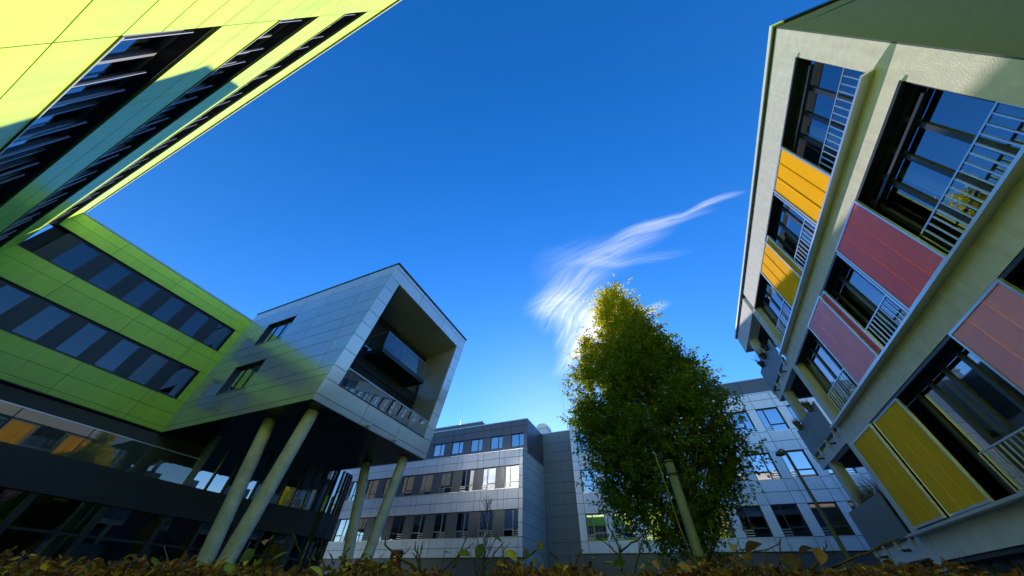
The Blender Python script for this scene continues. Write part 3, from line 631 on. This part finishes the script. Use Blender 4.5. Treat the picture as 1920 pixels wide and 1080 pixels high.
sliding(6.2, 7.8, 1.70, 3.93, 'screenpink', .05)
# balconies at the far end
lev = [7.52, 4.60, 1.64]
for z in lev:
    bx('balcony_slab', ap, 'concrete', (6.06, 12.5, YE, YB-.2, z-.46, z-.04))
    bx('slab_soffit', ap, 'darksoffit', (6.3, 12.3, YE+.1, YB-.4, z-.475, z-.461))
    pn = mb('railing', ap, 'balpanel', [(5.985, 6.01, 14.72, 16.2, z+.0, z+1.06), (5.985, 6.01, 16.21, 17.82, z+.0, z+1.06)])
    mb('railing_channel', ap, 'anthracite', [(6.011, 6.05, 14.72, 17.82, z-.04, z+.12)])
    for y in (14.85, 15.85, 16.85, 17.7): mb('railing_bracket', ap, 'alu', [(5.95, 6.06, y-.03, y+.03, z-.2, z+.02), (5.95, 5.99, y-.05, y+.05, z-.08, z+.0)])
    for y in (15.35, 17.1): tubes('slab_spout', ap, 'anthracite', [([(6.1, y, z-.24), (5.86, y, z-.25)], .035)], 8)
    mb('railing', ap, 'balpanel', [(6.1, 12.4, YB-.32, YB-.29, z+.0, z+1.06)])
for z0, z1 in ((7.48, FZ0), (4.56, 7.06), (1.6, 4.14), (GZ, 1.18)):
    bx('balcony_column', ap, 'render', (6.08, 6.40, 16.85, 17.17, z0, z1)); bx('balcony_column', ap, 'render', (11.9, 12.2, 16.85, 17.17, z0, z1))

nb = thing('added_reflection_house', 'unseen brick house added beyond the apartment building to fill the glass reflections', 'building', (28, 10, GZ))  # out of view, added so the glazing mirrors a house instead of bright horizon
bx('wall', nb, 'brick', (22.05, 34, -9.95, 29.95, GZ, 7.2)); hexa('roof', nb, 'rooftile', [(21.6, -10.4, 7.2), (34.4, -10.4, 7.2), (34.4, 30.2, 7.2), (21.6, 30.2, 7.2), (27.9, -8, 10.2), (28.1, -8, 10.2), (28.1, 28, 10.2), (27.9, 28, 10.2)])
fn = Facade('x', 22, -1)
for z in (.2, 3.4):
    for k in range(11): fn.window(nb, -8+3.4*k, -6.7+3.4*k, z, z+1.6, [-7.35+3.4*k], None, .07, .05, 'framegrey', 'panedark')

# ---------------------------------------------------------------- plants and pots on the balconies
def pot(y, z, h, r0, r1, m, label, plant, pm, n, hh, flowers=False):
    t = thing('hanging_plant_pot', label, 'plant pot', (5.9, y, z), 'pots hung on the balcony railings')
    v, f = [], []; seg = 12; prof = [(r0*.9, 0), (r0, .02), (r1, h*.92), (r1*1.1, h*.93), (r1*1.1, h), (r1*.9, h), (r1*.85, h*.85)]
    for (rr, zz_) in prof:
        for k in range(seg): v.append((5.9+rr*math.cos(2*math.pi*k/seg), y+rr*math.sin(2*math.pi*k/seg), z+zz_))
    for i in range(len(prof)-1):
        for k in range(seg): f.append((i*seg+k, i*seg+(k+1) % seg, (i+1)*seg+(k+1) % seg, (i+1)*seg+k))
    f.append(tuple(range(seg))); f.append(tuple((len(prof)-1)*seg+k for k in range(seg)))
    mesh('pot', t, m, v, f, True); ls = []; fl_ = []
    for k in range(n):
        a = random.uniform(0, 6.28); s = random.uniform(.1, .7)*r1; l = hh*random.uniform(.5, 1.2); o = Vector((math.cos(a), math.sin(a), 0))
        p = Vector((5.9, y, z+h*.85))+o*s; e = p+o*l*random.uniform(.1, .7)+Vector((-.05*l, 0, l)); mid = (p+e)/2+Vector((0, 0, l*.12)); ls.append(([p, mid, e], [.006, .005, .003])); fl_.append(e)
    tubes(plant, t, pm, ls, 4)
    if flowers:
        vv, ff = [], []
        for e in fl_[::2]:
            for q in range(5):
                n0 = len(vv); d = Vector((random.uniform(-1, 1), random.uniform(-1, 1), random.uniform(-1, 1))).normalized()*.035; w_ = d.orthogonal()*.6; vv += [e, e+d*.5+w_*.5, e+d, e+d*.5-w_*.5]; ff.append((n0, n0+1, n0+2, n0+3))
        mesh('flower_heads', t, 'flower', vv, ff)
    return t
pot(15.35, 8.38, .26, .075, .13, 'pot', 'dark flower pot on the top balcony railing, nearest the wall', 'stems', 'twig', 22, .3, True)
pot(16.1, 8.38, .26, .075, .13, 'pot', 'dark flower pot on the top balcony railing, middle of the three', 'stems', 'twig', 22, .34, True)
pot(16.85, 8.38, .26, .075, .13, 'pot', 'dark flower pot on the top balcony railing, outermost, with purple flowers', 'stems', 'twig', 22, .4, True)
pot(15.2, 5.48, .30, .07, .13, 'potbrown', 'brown pot with dried plant on the middle balcony, nearer the wall', 'dry_plant', 'drygrass', 60, .18)
pot(17.1, 5.48, .30, .07, .13, 'potbrown', 'brown pot with dried plant on the middle balcony, outer corner', 'dry_plant', 'drygrass', 60, .2)
t = thing('balcony_grass_planter', 'long planter of dry ornamental grass on the lowest balcony', 'planter', (6.25, 16.2, 1.64))
mb('trough', t, 'pot', [(6.12, 6.4, 15.0, 17.6, 2.25, 2.62)])
ls = []
for k in range(420):
    y = random.uniform(15.0, 17.6); p = Vector((random.uniform(6.12, 6.38), y, 2.6)); l = random.uniform(.25, .75)*(1.15 if y < 16.6 else .7); d = Vector((random.uniform(-.4, .3), random.uniform(-.5, .5), 1)).normalized()
    ls.append(([p, p+d*l*.6, p+d*l+Vector((-.05, random.uniform(-.1, .1), -.05))], [.006, .005, .002]))
tubes('grass_blades', t, 'drygrass', ls, 3)
# furniture on the upper loggia balcony
def chair(x, y, rz, label):
    z = 10.685; t = thing('balcony_chair', label, 'chair', (x, y, z), 'chairs on the glazed balcony'); c, s = math.cos(rz), math.sin(rz)
    def P(a, b, h): return (x+a*c-b*s, y+a*s+b*c, z+h)
    for sx in (-1, 1):
        tubes('leg', t, 'frame', [([P(.24*sx, -.22, 0), P(.24*sx, .05, .44), P(.24*sx, .30, .92)], .016)], 6)
        tubes('leg', t, 'frame', [([P(.24*sx, .24, 0), P(.24*sx, -.2, .45)], .016)], 6)
        tubes('armrest', t, 'frame', [([P(.26*sx, -.22, .62), P(.26*sx, .2, .66)], .018)], 6)
    v = [P(-.23, -.22, .43), P(.23, -.22, .43), P(.23, .2, .45), P(-.23, .2, .45), P(-.23, -.22, .46), P(.23, -.22, .46), P(.23, .2, .48), P(-.23, .2, .48)]; hexa('seat', t, 'signdark', v)
    v = [P(-.23, .13, .5), P(.23, .13, .5), P(.23, .16, .5), P(-.23, .16, .5), P(-.23, .29, .92), P(.23, .29, .92), P(.23, .32, .92), P(-.23, .32, .92)]; hexa('backrest', t, 'signdark', v)
chair(-14.2, 11.55, R(100), 'dark folding chair at the near end of the glazed balcony')
chair(-14.3, 12.9, R(-80), 'dark folding chair in the middle of the glazed balcony')
t = thing('balcony_table', 'small dark table between the chairs on the glazed balcony', 'table', (-14.25, 12.25, 10.68))
tubes('tabletop', t, 'frame', [([(-14.25, 12.25, 11.38), (-14.25, 12.25, 11.41)], .33)], 16); tubes('leg', t, 'frame', [([(-14.25, 12.25, 10.69), (-14.25, 12.25, 11.38)], .03)], 8); tubes('base', t, 'frame', [([(-14.25, 12.25, 10.685), (-14.25, 12.25, 10.71)], .2)], 12)

# ---------------------------------------------------------------- street furniture
t = thing('street_lamp', 'slender grey street lamp with small hooded head before the grey wing', 'street lamp', (3.88, 13.45, GZ))
tubes('pole', t, 'postmetal', [([(3.95, 13.45, GZ), (3.93, 13.45, 1.0), (3.885, 13.45, 3.72)], [.07, .06, .04])], 10)
v, f = [], []; c = Vector((3.70, 13.40, 3.62))
for i, (rr, h) in enumerate([(.13, -.02), (.14, 0), (.12, .06), (.06, .10), (.01, .12)]):
    for k in range(16): v.append(c+Vector((rr*math.cos(k*math.pi/8), rr*math.sin(k*math.pi/8), h)))
for i in range(4):
    for k in range(16): f.append((i*16+k, i*16+(k+1) % 16, (i+1)*16+(k+1) % 16, (i+1)*16+k))
f += [tuple(range(15, -1, -1)), tuple(range(64, 80))]
mesh('lamp_head', t, 'postmetal', v, f, True); tubes('arm', t, 'postmetal', [([(3.885, 13.45, 3.72), (3.8, 13.42, 3.78), (3.71, 13.40, 3.73)], .025)], 8)
t = thing('steel_post', 'thick grey steel post in front of the tree with a thin cord along it', 'post', (.10, 4.5, GZ))
tubes('post', t, 'postgrey', [([(.13, 4.5, GZ), (.10, 4.5, 1.23)], .048)], 20)
tubes('clamp', t, 'postmetal', [([(.10, 4.5, 1.10), (.10, 4.5, 1.15)], .055)], 20); tubes('clamp', t, 'postmetal', [([(.125, 4.5, .36), (.125, 4.5, .40)], .064)], 20)
tubes('cap', t, 'signdark', [([(.10, 4.5, 1.232), (.10, 4.5, 1.26)], .050)], 20)
tubes('cord', t, 'cord', [([(-.03, 4.4, 1.33), (-.01, 4.4, 1.0), (.01, 4.39, .6), (.04, 4.38, .28)], .0045)], 6)
d = pix(739, 1062); h = 7.5/math.hypot(d.x, d.y)
px, py = d.x*h, d.y*h
t = thing('information_stele', 'narrow dark and red information sign behind the hedge', 'sign', (px, py, GZ))
bx('panel', t, 'signdark', (px-.10, px+.10, py-.05, py+.05, GZ, .60)); bx('red_field', t, 'redsign', (px-.02, px+.085, py-.058, py-.051, .30, .58))
mb('lettering', t, 'lettering', [(px+.0, px+.06, py-.064, py-.059, .50, .52), (px-.0, px+.05, py-.064, py-.059, .46, .475), (px-.08, px+.05, py-.064, py-.051, .1, .13)])

# ---------------------------------------------------------------- trees
def leafmesh(name, parent, m, P, D, U, L, Wd, C, fold=.25):
    """P leaf base, D along, U face normal, L length, Wd width, C colour, one folded leaf each"""
    n = len(P); S = np.cross(D, U); S /= np.linalg.norm(S, axis=1)[:, None]+1e-9
    L = L[:, None]; Wd = Wd[:, None]; mid = P+D*L*.45
    q1 = P+D*L*.28-U*L*.02; q2 = P+D*L*.68-U*L*.05
    V = np.stack([P, q1+S*Wd*.47+U*Wd*fold, q2+S*Wd*.40+U*Wd*fold*.8, P+D*L-U*L*.1, q2-S*Wd*.40+U*Wd*fold*.8, q1-S*Wd*.47+U*Wd*fold], 1).reshape(-1, 3); c = V.mean(0)
    me = bpy.data.meshes.new(name); F = np.arange(n*6).reshape(n, 6); T = np.concatenate([F[:, [0, 1, 2, 3]], F[:, [0, 3, 4, 5]]], 1).reshape(-1)
    me.vertices.add(n*6); me.vertices.foreach_set('co', (V-c).astype(np.float32).ravel())
    me.loops.add(n*8); me.loops.foreach_set('vertex_index', T.astype(np.int32)); me.polygons.add(n*2); me.polygons.foreach_set('loop_start', np.arange(0, n*8, 4, dtype=np.int32))
    me.update(calc_edges=True)
    ca = me.color_attributes.new('Col', 'FLOAT_COLOR', 'POINT'); ca.data.foreach_set('color', np.concatenate([np.repeat(C, 6, 0), np.ones((n*6, 1))], 1).astype(np.float32).ravel())
    me.materials.append(MATS[m]); me.validate(); return link(bpy.data.objects.new(name, me), parent, Vector(c))
def unit(a): return a/(np.linalg.norm(a, axis=1)[:, None]+1e-9)
TX, TY = .35, 11.0
tree = thing('hornbeam_tree', 'upright leafy tree with autumn and sunlight yellow painted into its top, in the middle of the courtyard', 'tree', (TX, TY, GZ))
PZ = np.array([.9, 1.3, 1.9, 2.7, 3.35, 4.4, 5.6, 6.7, 7.4, 8.1, 8.9, 9.7, 10.4])
PL = np.array([-.2, -1.0, -1.45, -1.95, -2.25, -2.35, -2.35, -1.8, -1.15, -.85, -.75, -.5, -.1]); PR = np.array([.5, .8, 1.2, 2.05, 2.45, 2.35, 1.95, 1.5, 1.25, 1.05, .85, .6, .2])
tw_p, tw_d = [], []
def plume(x, y, z0, z1, r, n):
    for _ in range(n):
        t_ = random.random()**.85; z = z0+(z1-z0)*t_; rr = r*(math.sin(math.pi*min(1, .12+.88*(1-t_)**.75*.62+.0))**1 if t_ > 0 else 1)*(1-t_**6); a = random.uniform(0, 6.283); q = rr*random.random()**.4
        tw_p.append((x+q*math.cos(a), y+q*math.sin(a), z)); tw_d.append((.55*math.cos(a), .55*math.sin(a), .9))
cl = 0
while cl < 520:
    z = random.uniform(.9, 10.2); l, r = np.interp(z, PZ, PL), np.interp(z, PZ, PR); hw = (r-l)/2
    if random.random() > hw/2.4: continue
    a = random.uniform(0, 6.283); q = random.random()**.42*.93; x = (l+r)/2+hw*q*math.cos(a); y = TY+hw*.62*q*math.sin(a)
    ze, xe = z*TY/y, x*TY/y                                        # keep the clump inside the crown's outline
    if not (np.interp(ze, PZ, PL)+.10 < xe < np.interp(ze, PZ, PR)-.10) or ze > 10.4: continue
    cl += 1; sr = random.uniform(.14, .30); ou = q*(.9 if z < 5 else .6)
    for _ in range(11):
        tw_p.append((x+random.gauss(0, sr), y+random.gauss(0, sr), z+random.gauss(0, sr*1.2))); tw_d.append((ou*math.cos(a), ou*math.sin(a), .6))
plume(.05, TY, 6.0, 10.35, .70, 300); plume(.72, TY+.1, 6.0, 8.7, .5, 110); plume(-1.5, TY, 5.6, 7.9, .34, 100); plume(1.3, TY, 5.2, 7.2, .45, 130)
plume(.2, TY-.5, 5.6, 7.4, .6, 150); plume(.3, TY+.7, 6.0, 8.3, .6, 130); plume(-.85, TY, 5.6, 6.9, .4, 80); plume(1.9, TY, 4.4, 6.1, .4, 90)
tw_p = np.array(tw_p); tw_d = unit(np.array(tw_d)+rng.normal(0, .38, (len(tw_p), 3)))
nl = 20; TL = rng.uniform(.28, .62, len(tw_p)); s = np.tile(np.linspace(.08, 1, nl), len(tw_p)); idx = np.repeat(np.arange(len(tw_p)), nl)
P = tw_p[idx]+tw_d[idx]*(TL[idx]*s)[:, None]+rng.normal(0, .035, (len(idx), 3))
side = unit(np.cross(tw_d[idx], rng.normal(0, 1, (len(idx), 3)))); D = unit(tw_d[idx]*.7+side*.95+np.array([0, 0, -.18])); U = unit(rng.normal(0, .5, (len(idx), 3))+np.array([0, 0, 1.0]))
keep = rng.random(len(idx)) < np.clip(1.05-.10*np.maximum(P[:, 2]-6, 0), .68, 1); P, D, U = P[keep], D[keep], U[keep]
n = len(P); sun_gold = np.clip((P[:, 2]-5.8)/4.4-.34*np.clip((P[:, 0]+.3)/2.0, -.6, 1)+rng.normal(0, .15, n), 0, 1)[:, None]  # autumn yellow plus sunlight on the top and left, painted into the leaf colour
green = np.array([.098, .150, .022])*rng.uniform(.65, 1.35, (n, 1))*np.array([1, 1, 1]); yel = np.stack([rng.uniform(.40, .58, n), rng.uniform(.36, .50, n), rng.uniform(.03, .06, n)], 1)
C = green*(1-sun_gold)+yel*sun_gold; odd = rng.random(n) < .006; C[odd] = (.42, .34, .03)
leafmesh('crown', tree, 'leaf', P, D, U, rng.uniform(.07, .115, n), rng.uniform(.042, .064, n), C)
tubes('trunk', tree, 'bark', [([(.45, TY, GZ), (.42, TY, 0), (.36, TY, 2), (.25, TY, 5), (.1, TY, 8), (.03, TY, 9.9)], [.17, .14, .12, .08, .045, .012])], 12)
br = []
for k in range(90):
    z = random.uniform(.2, 7.5); a = random.uniform(0, 6.283); l = random.uniform(.8, 2.3)*(1.2 if 1.5 < z < 5 else .65); zb = .4*l if z < 6 else .9*l; c = Vector((np.interp(z, [0, 2, 5, 8, 10], [.42, .36, .25, .1, .03]), TY, z)); d = Vector((math.cos(a), math.sin(a), 0))
    br.append(([c, c+d*l*.45+Vector((0, 0, zb*.45)), c+d*l*.85+Vector((0, 0, zb*1.25))], [.028, .018, .006]))
for k in range(60):
    i = random.randrange(len(tw_p)); p = Vector(tw_p[i])
    if p.z < 5.5: continue
    br.append(([p, p+Vector((random.uniform(-.08, .08), random.uniform(-.08, .08), .35)), p+Vector((random.uniform(-.12, .12), random.uniform(-.12, .12), .75))], [.007, .005, .002]))
for (x, z) in ((-.05, 10.1), (.05, 10.2), (.5, 9.6), (.62, 9.2), (-.2, 9.9), (.3, 10.0), (-1.55, 7.8), (-1.4, 7.75), (-.95, 7.2)):
    br.append(([(x, TY, z-.6), (x+.03, TY, z), (x-.04, TY, z+.55)], [.01, .007, .003]))
tubes('branches', tree, 'bark', br, 5)
gt = thing('golden_autumn_tree', 'golden autumn tree beyond the apartment building, mirrored in the dark glazing', 'tree', (13.5, 24, GZ))
tubes('trunk', gt, 'bark', [([(13.5, 24, GZ), (13.5, 24, 2), (13.5, 24, 5.5)], [.16, .12, .03])], 10)
q = rng.normal(0, 1, (7000, 3)); q = unit(q)*(rng.random((7000, 1))**.4)*np.array([1.7, 1.7, 3.0])+np.array([13.5, 24, 3.6])
leafmesh('crown', gt, 'leaf', q, unit(rng.normal(0, 1, (7000, 3))), unit(rng.normal(0, 1, (7000, 3))), rng.uniform(.12, .2, 7000), rng.uniform(.07, .12, 7000), np.stack([rng.uniform(.4, .6, 7000), rng.uniform(.25, .4, 7000), rng.uniform(.02, .05, 7000)], 1))
# young bare tree before the stepped wing
d = pix(907, 1060); h = 21/math.hypot(d.x, d.y); bxx, byy = d.x*h, d.y*h
bt = thing('young_bare_tree', 'young leafless tree in front of the light grey office wing', 'tree', (bxx, byy, GZ))
br = [([(bxx, byy, GZ), (bxx+.02, byy, 1.5), (bxx, byy, 4.3)], [.05, .035, .008])]; tw = []
for k in range(46):
    z = random.uniform(.2, 3.9); a = random.uniform(0, 6.283); l = (4.6-z)*random.uniform(.25, .5); dd = Vector((math.cos(a)*.55, math.sin(a)*.55, 1)).normalized(); p = Vector((bxx, byy, z)); e = p+dd*l
    tw.append(([p, (p+e)/2+Vector((0, 0, -.03)), e], [.013, .009, .004]))
    for q in range(5):
        s_ = p.lerp(e, random.uniform(.3, .95)); f_ = s_+(dd+Vector((random.uniform(-.7, .7), random.uniform(-.7, .7), .2))).normalized()*random.uniform(.15, .4); tw.append(([s_, f_], [.007, .004]))
tubes('trunk', bt, 'bark', br, 8); tubes('branches', bt, 'twig', tw, 4)

# ---------------------------------------------------------------- hedge in the foreground
FWH = Vector((FW.x, FW.y, 0)).normalized(); RIH = Vector((FWH.y, -FWH.x, 0))
hedge = thing('beech_hedge', 'autumn hedge of dry brown and green leaves and bare twigs along the bottom', 'hedge', tuple(FWH*1.9+Vector((0, 0, GZ))))
def hp(s, dd, z): return FWH*dd+RIH*s+Vector((0, 0, z))
def htop(s): return np.interp(s, [-4, -1.6, -1.0, -.3, .3, 1.0, 1.6, 4], [.02, .055, .06, .075, .085, .12, .13, .12])+.018*math.sin(s*9.1)+.012*math.sin(s*23+1)
P, D, U, L_, C = [], [], [], [], []
pal = [((.19, .085, .035), .34), ((.26, .13, .05), .26), ((.12, .055, .028), .26), ((.12, .15, .03), .05), ((.30, .22, .05), .09)]
def leafcol(s):
    g = .02+.14*math.exp(-((s+.55)/.4)**2)
    if random.random() < g: c = random.choice([(.10, .15, .03), (.16, .19, .035), (.07, .11, .025)])
    else:
        r = random.random(); acc_ = 0
        for c, w_ in pal:
            acc_ += w_
            if r < acc_: break
    k = random.uniform(.5, 1.15); return tuple(q*k for q in c)
for i in range(56000):
    s_ = random.uniform(-4, 4); dd = random.uniform(1.45, 2.35); top = htop(s_)-.12*max(0, (dd-2.0)/.35)**2
    z = top-abs(random.gauss(0, .06)) if random.random() < .72 else random.uniform(-1.25, top-.05)
    P.append(hp(s_, dd, z)); D.append((random.gauss(0, 1), random.gauss(0, 1), random.gauss(.1, .6))); U.append((random.gauss(0, .8), random.gauss(0, .8), 1)); L_.append(random.uniform(.016, .036)); C.append(leafcol(s_))
P = np.array(P); D = unit(np.array(D)); U = unit(np.array(U)); L_ = np.array(L_)
fo = leafmesh('foliage', hedge, 'dryleaf', P, D, U, L_, L_*rng.uniform(.35, .65, len(L_)), np.array(C), .42); fo['kind'] = 'stuff'
tw = []
for i in range(2400):
    s_ = random.uniform(-3.5, 3.5); dd = random.uniform(1.45, 2.3); top = htop(s_); p = hp(s_, dd, top-random.uniform(.1, .35)); l = random.uniform(.1, .36); a = random.uniform(-1.0, 1.0)
    d = (RIH*a+FWH*random.uniform(-.4, .4)+Vector((0, 0, random.uniform(.3, 1)))).normalized(); e = p+d*l
    mx_ = top+random.uniform(-.03, .05)
    if e.z > mx_: e = p+(e-p)*max(.1, (mx_-p.z)/(e.z-p.z))
    tw.append(([p, (p+e)/2+RIH*random.uniform(-.02, .02), e], [random.uniform(.002, .004), .0022, .0013]))
tubes('twigs', hedge, 'twig', tw, 5)['kind'] = 'stuff'
def shoot(x0, y0, x1, y1, dd, r, kinks=0, name='shoot'):
    """a longer bare shoot between two places at distance dd from the camera"""
    def at(x, y): d = pix(x, y); return d*(dd/math.hypot(d.x, d.y))
    a, b = at(x0, y0), at(x1, y1); pts = [a]; n = 5
    for k in range(1, n): pts.append(a.lerp(b, k/n)+Vector((random.uniform(-1, 1), random.uniform(-1, 1), random.uniform(-1, 1)))*.006)
    pts.append(b); ls = [(pts, list(np.linspace(r, r*.55, n+1)))]
    for k in range(1, n+1):
        q = pts[k]; dv = (b-a).normalized(); sd = Vector((random.uniform(-1, 1), random.uniform(-1, 1), random.uniform(-.2, 1))).normalized(); ls.append(([q, q+(dv+sd*.8).normalized()*r*6], [r*.6, r*.25]))
    return ls
sh = []
for a in [(800, 1080, 722, 1022, 1.7, .0055), (790, 1075, 778, 1030, 1.7, .0045), (785, 1070, 790, 1028, 1.75, .004), (700, 1075, 765, 1032, 1.75, .003), (850, 1065, 873, 1012, 1.7, .004), (830, 1070, 880, 1025, 1.8, .0035), (905, 1070, 940, 1022, 1.75, .0035), (930, 1075, 950, 1025, 1.7, .003),
          (960, 1070, 1000, 1035, 1.7, .005), (1165, 1070, 1163, 1035, 1.6, .0045), (1163, 1035, 1140, 980, 1.6, .0038), (1163, 1035, 1215, 1000, 1.6, .0035), (1160, 1040, 1120, 1010, 1.62, .003), (1190, 1075, 1205, 1010, 1.65, .0035), (1075, 1070, 1085, 1042, 1.6, .005), (1060, 1075, 1030, 1035, 1.65, .003),
          (555, 1075, 565, 1045, 1.6, .0022), (565, 1045, 548, 1000, 1.6, .0018), (640, 1070, 655, 1030, 1.7, .003), (610, 1070, 603, 1035, 1.7, .0025), (625, 1060, 618, 1040, 1.7, .0025), (1350, 1060, 1460, 1020, 1.8, .003), (1462, 1060, 1461, 1017, 1.7, .003), (1520, 1070, 1550, 1025, 1.7, .0035), (1560, 1065, 1680, 1012, 1.6, .0034), (1300, 1075, 1335, 1020, 1.8, .0025), (1230, 1060, 1180, 1040, 1.8, .002)]:
    tubes('shoot', hedge, 'twig', shoot(*a), 6)
# single large leaves that can be picked out along the top, sharing a few shapes
def onepoint(x, y, dd): d = pix(x, y); return d*(dd/math.hypot(d.x, d.y))
LM = []
cols = [(.17, .09, .035), (.22, .13, .045), (.10, .15, .03), (.28, .26, .05), (.11, .06, .028), (.15, .19, .05)]
for ci, c in enumerate(cols):
    for vi in range(3):
        nv = 7; curl = random.uniform(-.5, .9) if ci not in (2, 3, 5) else random.uniform(-.1, .25); v, f = [], []
        for i in range(nv):
            t_ = i/(nv-1); w_ = .5*math.sin(math.pi*min(1, t_*.94+.03))**.8*.62; zc_ = -curl*.35*t_*t_
            for sx in (-1, 0, 1): v.append((t_, sx*w_*(1+.06*math.sin(i*5)), zc_+abs(sx)*w_*(.35+.3*abs(curl))))
        for i in range(nv-1):
            for k in range(2): f.append((i*3+k, i*3+k+1, i*3+k+4, i*3+k+3))
        me = bpy.data.meshes.new('leaf'); me.from_pydata(v, [], f); ca = me.color_attributes.new('Col', 'FLOAT_COLOR', 'POINT')
        for q in range(len(v)):
            k = random.uniform(.85, 1.15)*(1.15 if q % 3 == 1 else 1); ca.data[q].color = (c[0]*k, c[1]*k, c[2]*k, 1)
        me.materials.append(MATS['dryleaf']); me.polygons.foreach_set('use_smooth', [True]*len(me.polygons)); LM.append((ci, me))
def bigleaf(p, ci, size):
    me = random.choice([m_ for c_, m_ in LM if c_ == ci]); o = bpy.data.objects.new('leaf', me); link(o, hedge, p); o.scale = (size,)*3; o.rotation_euler = (random.uniform(-1.2, 1.2), random.uniform(-.9, .6), random.uniform(0, 6.28))
    return o
for (x, y, ci, sz) in [(941, 1018, 5, .05), (945, 1036, 3, .05), (833, 1036, 2, .05), (882, 1042, 3, .055), (893, 1048, 5, .06), (968, 1038, 2, .045), (988, 1030, 5, .045), (1016, 1034, 3, .04), (1007, 1050, 2, .055), (1110, 1046, 5, .045), (1130, 1055, 2, .05), (1150, 1060, 2, .05), (1198, 1066, 1, .04), (1270, 1060, 1, .05), (510, 1011, 0, .055), (425, 1058, 2, .045), (450, 1052, 5, .05), (475, 1060, 5, .05), (508, 1052, 5, .05), (583, 1047, 5, .05), (580, 1064, 3, .055), (660, 1066, 3, .05), (1375, 1034, 1, .05), (1400, 1038, 0, .06), (1410, 1050, 1, .06), (1500, 1045, 0, .055), (1505, 1060, 1, .07), (1540, 1058, 0, .055), (1225, 1052, 1, .035)]:
    dd = random.uniform(1.5, 1.75); p = onepoint(x, y, dd); bigleaf(p, ci, sz)
    if y > 990:                                                    # the stalk that carries it up out of the hedge
        e = Vector((p.x, p.y, -.02))+RIH*random.uniform(-.05, .05); tubes('stalk', hedge, 'twig', [([e, e.lerp(p, .55)+RIH*random.uniform(-.012, .012), p], [.0022, .0017, .0012])], 5)
for i in range(80):
    s_ = random.uniform(-2.0, 2.0); dd = random.uniform(1.45, 1.9); ci = random.choice([0, 0, 1, 1, 4, 3, 5]) if random.random() < .8 or s_ > .2 else random.choice([2, 3, 5]); bigleaf(hp(s_, dd, htop(s_)+random.uniform(-.05, .015)), ci, random.uniform(.024, .042))
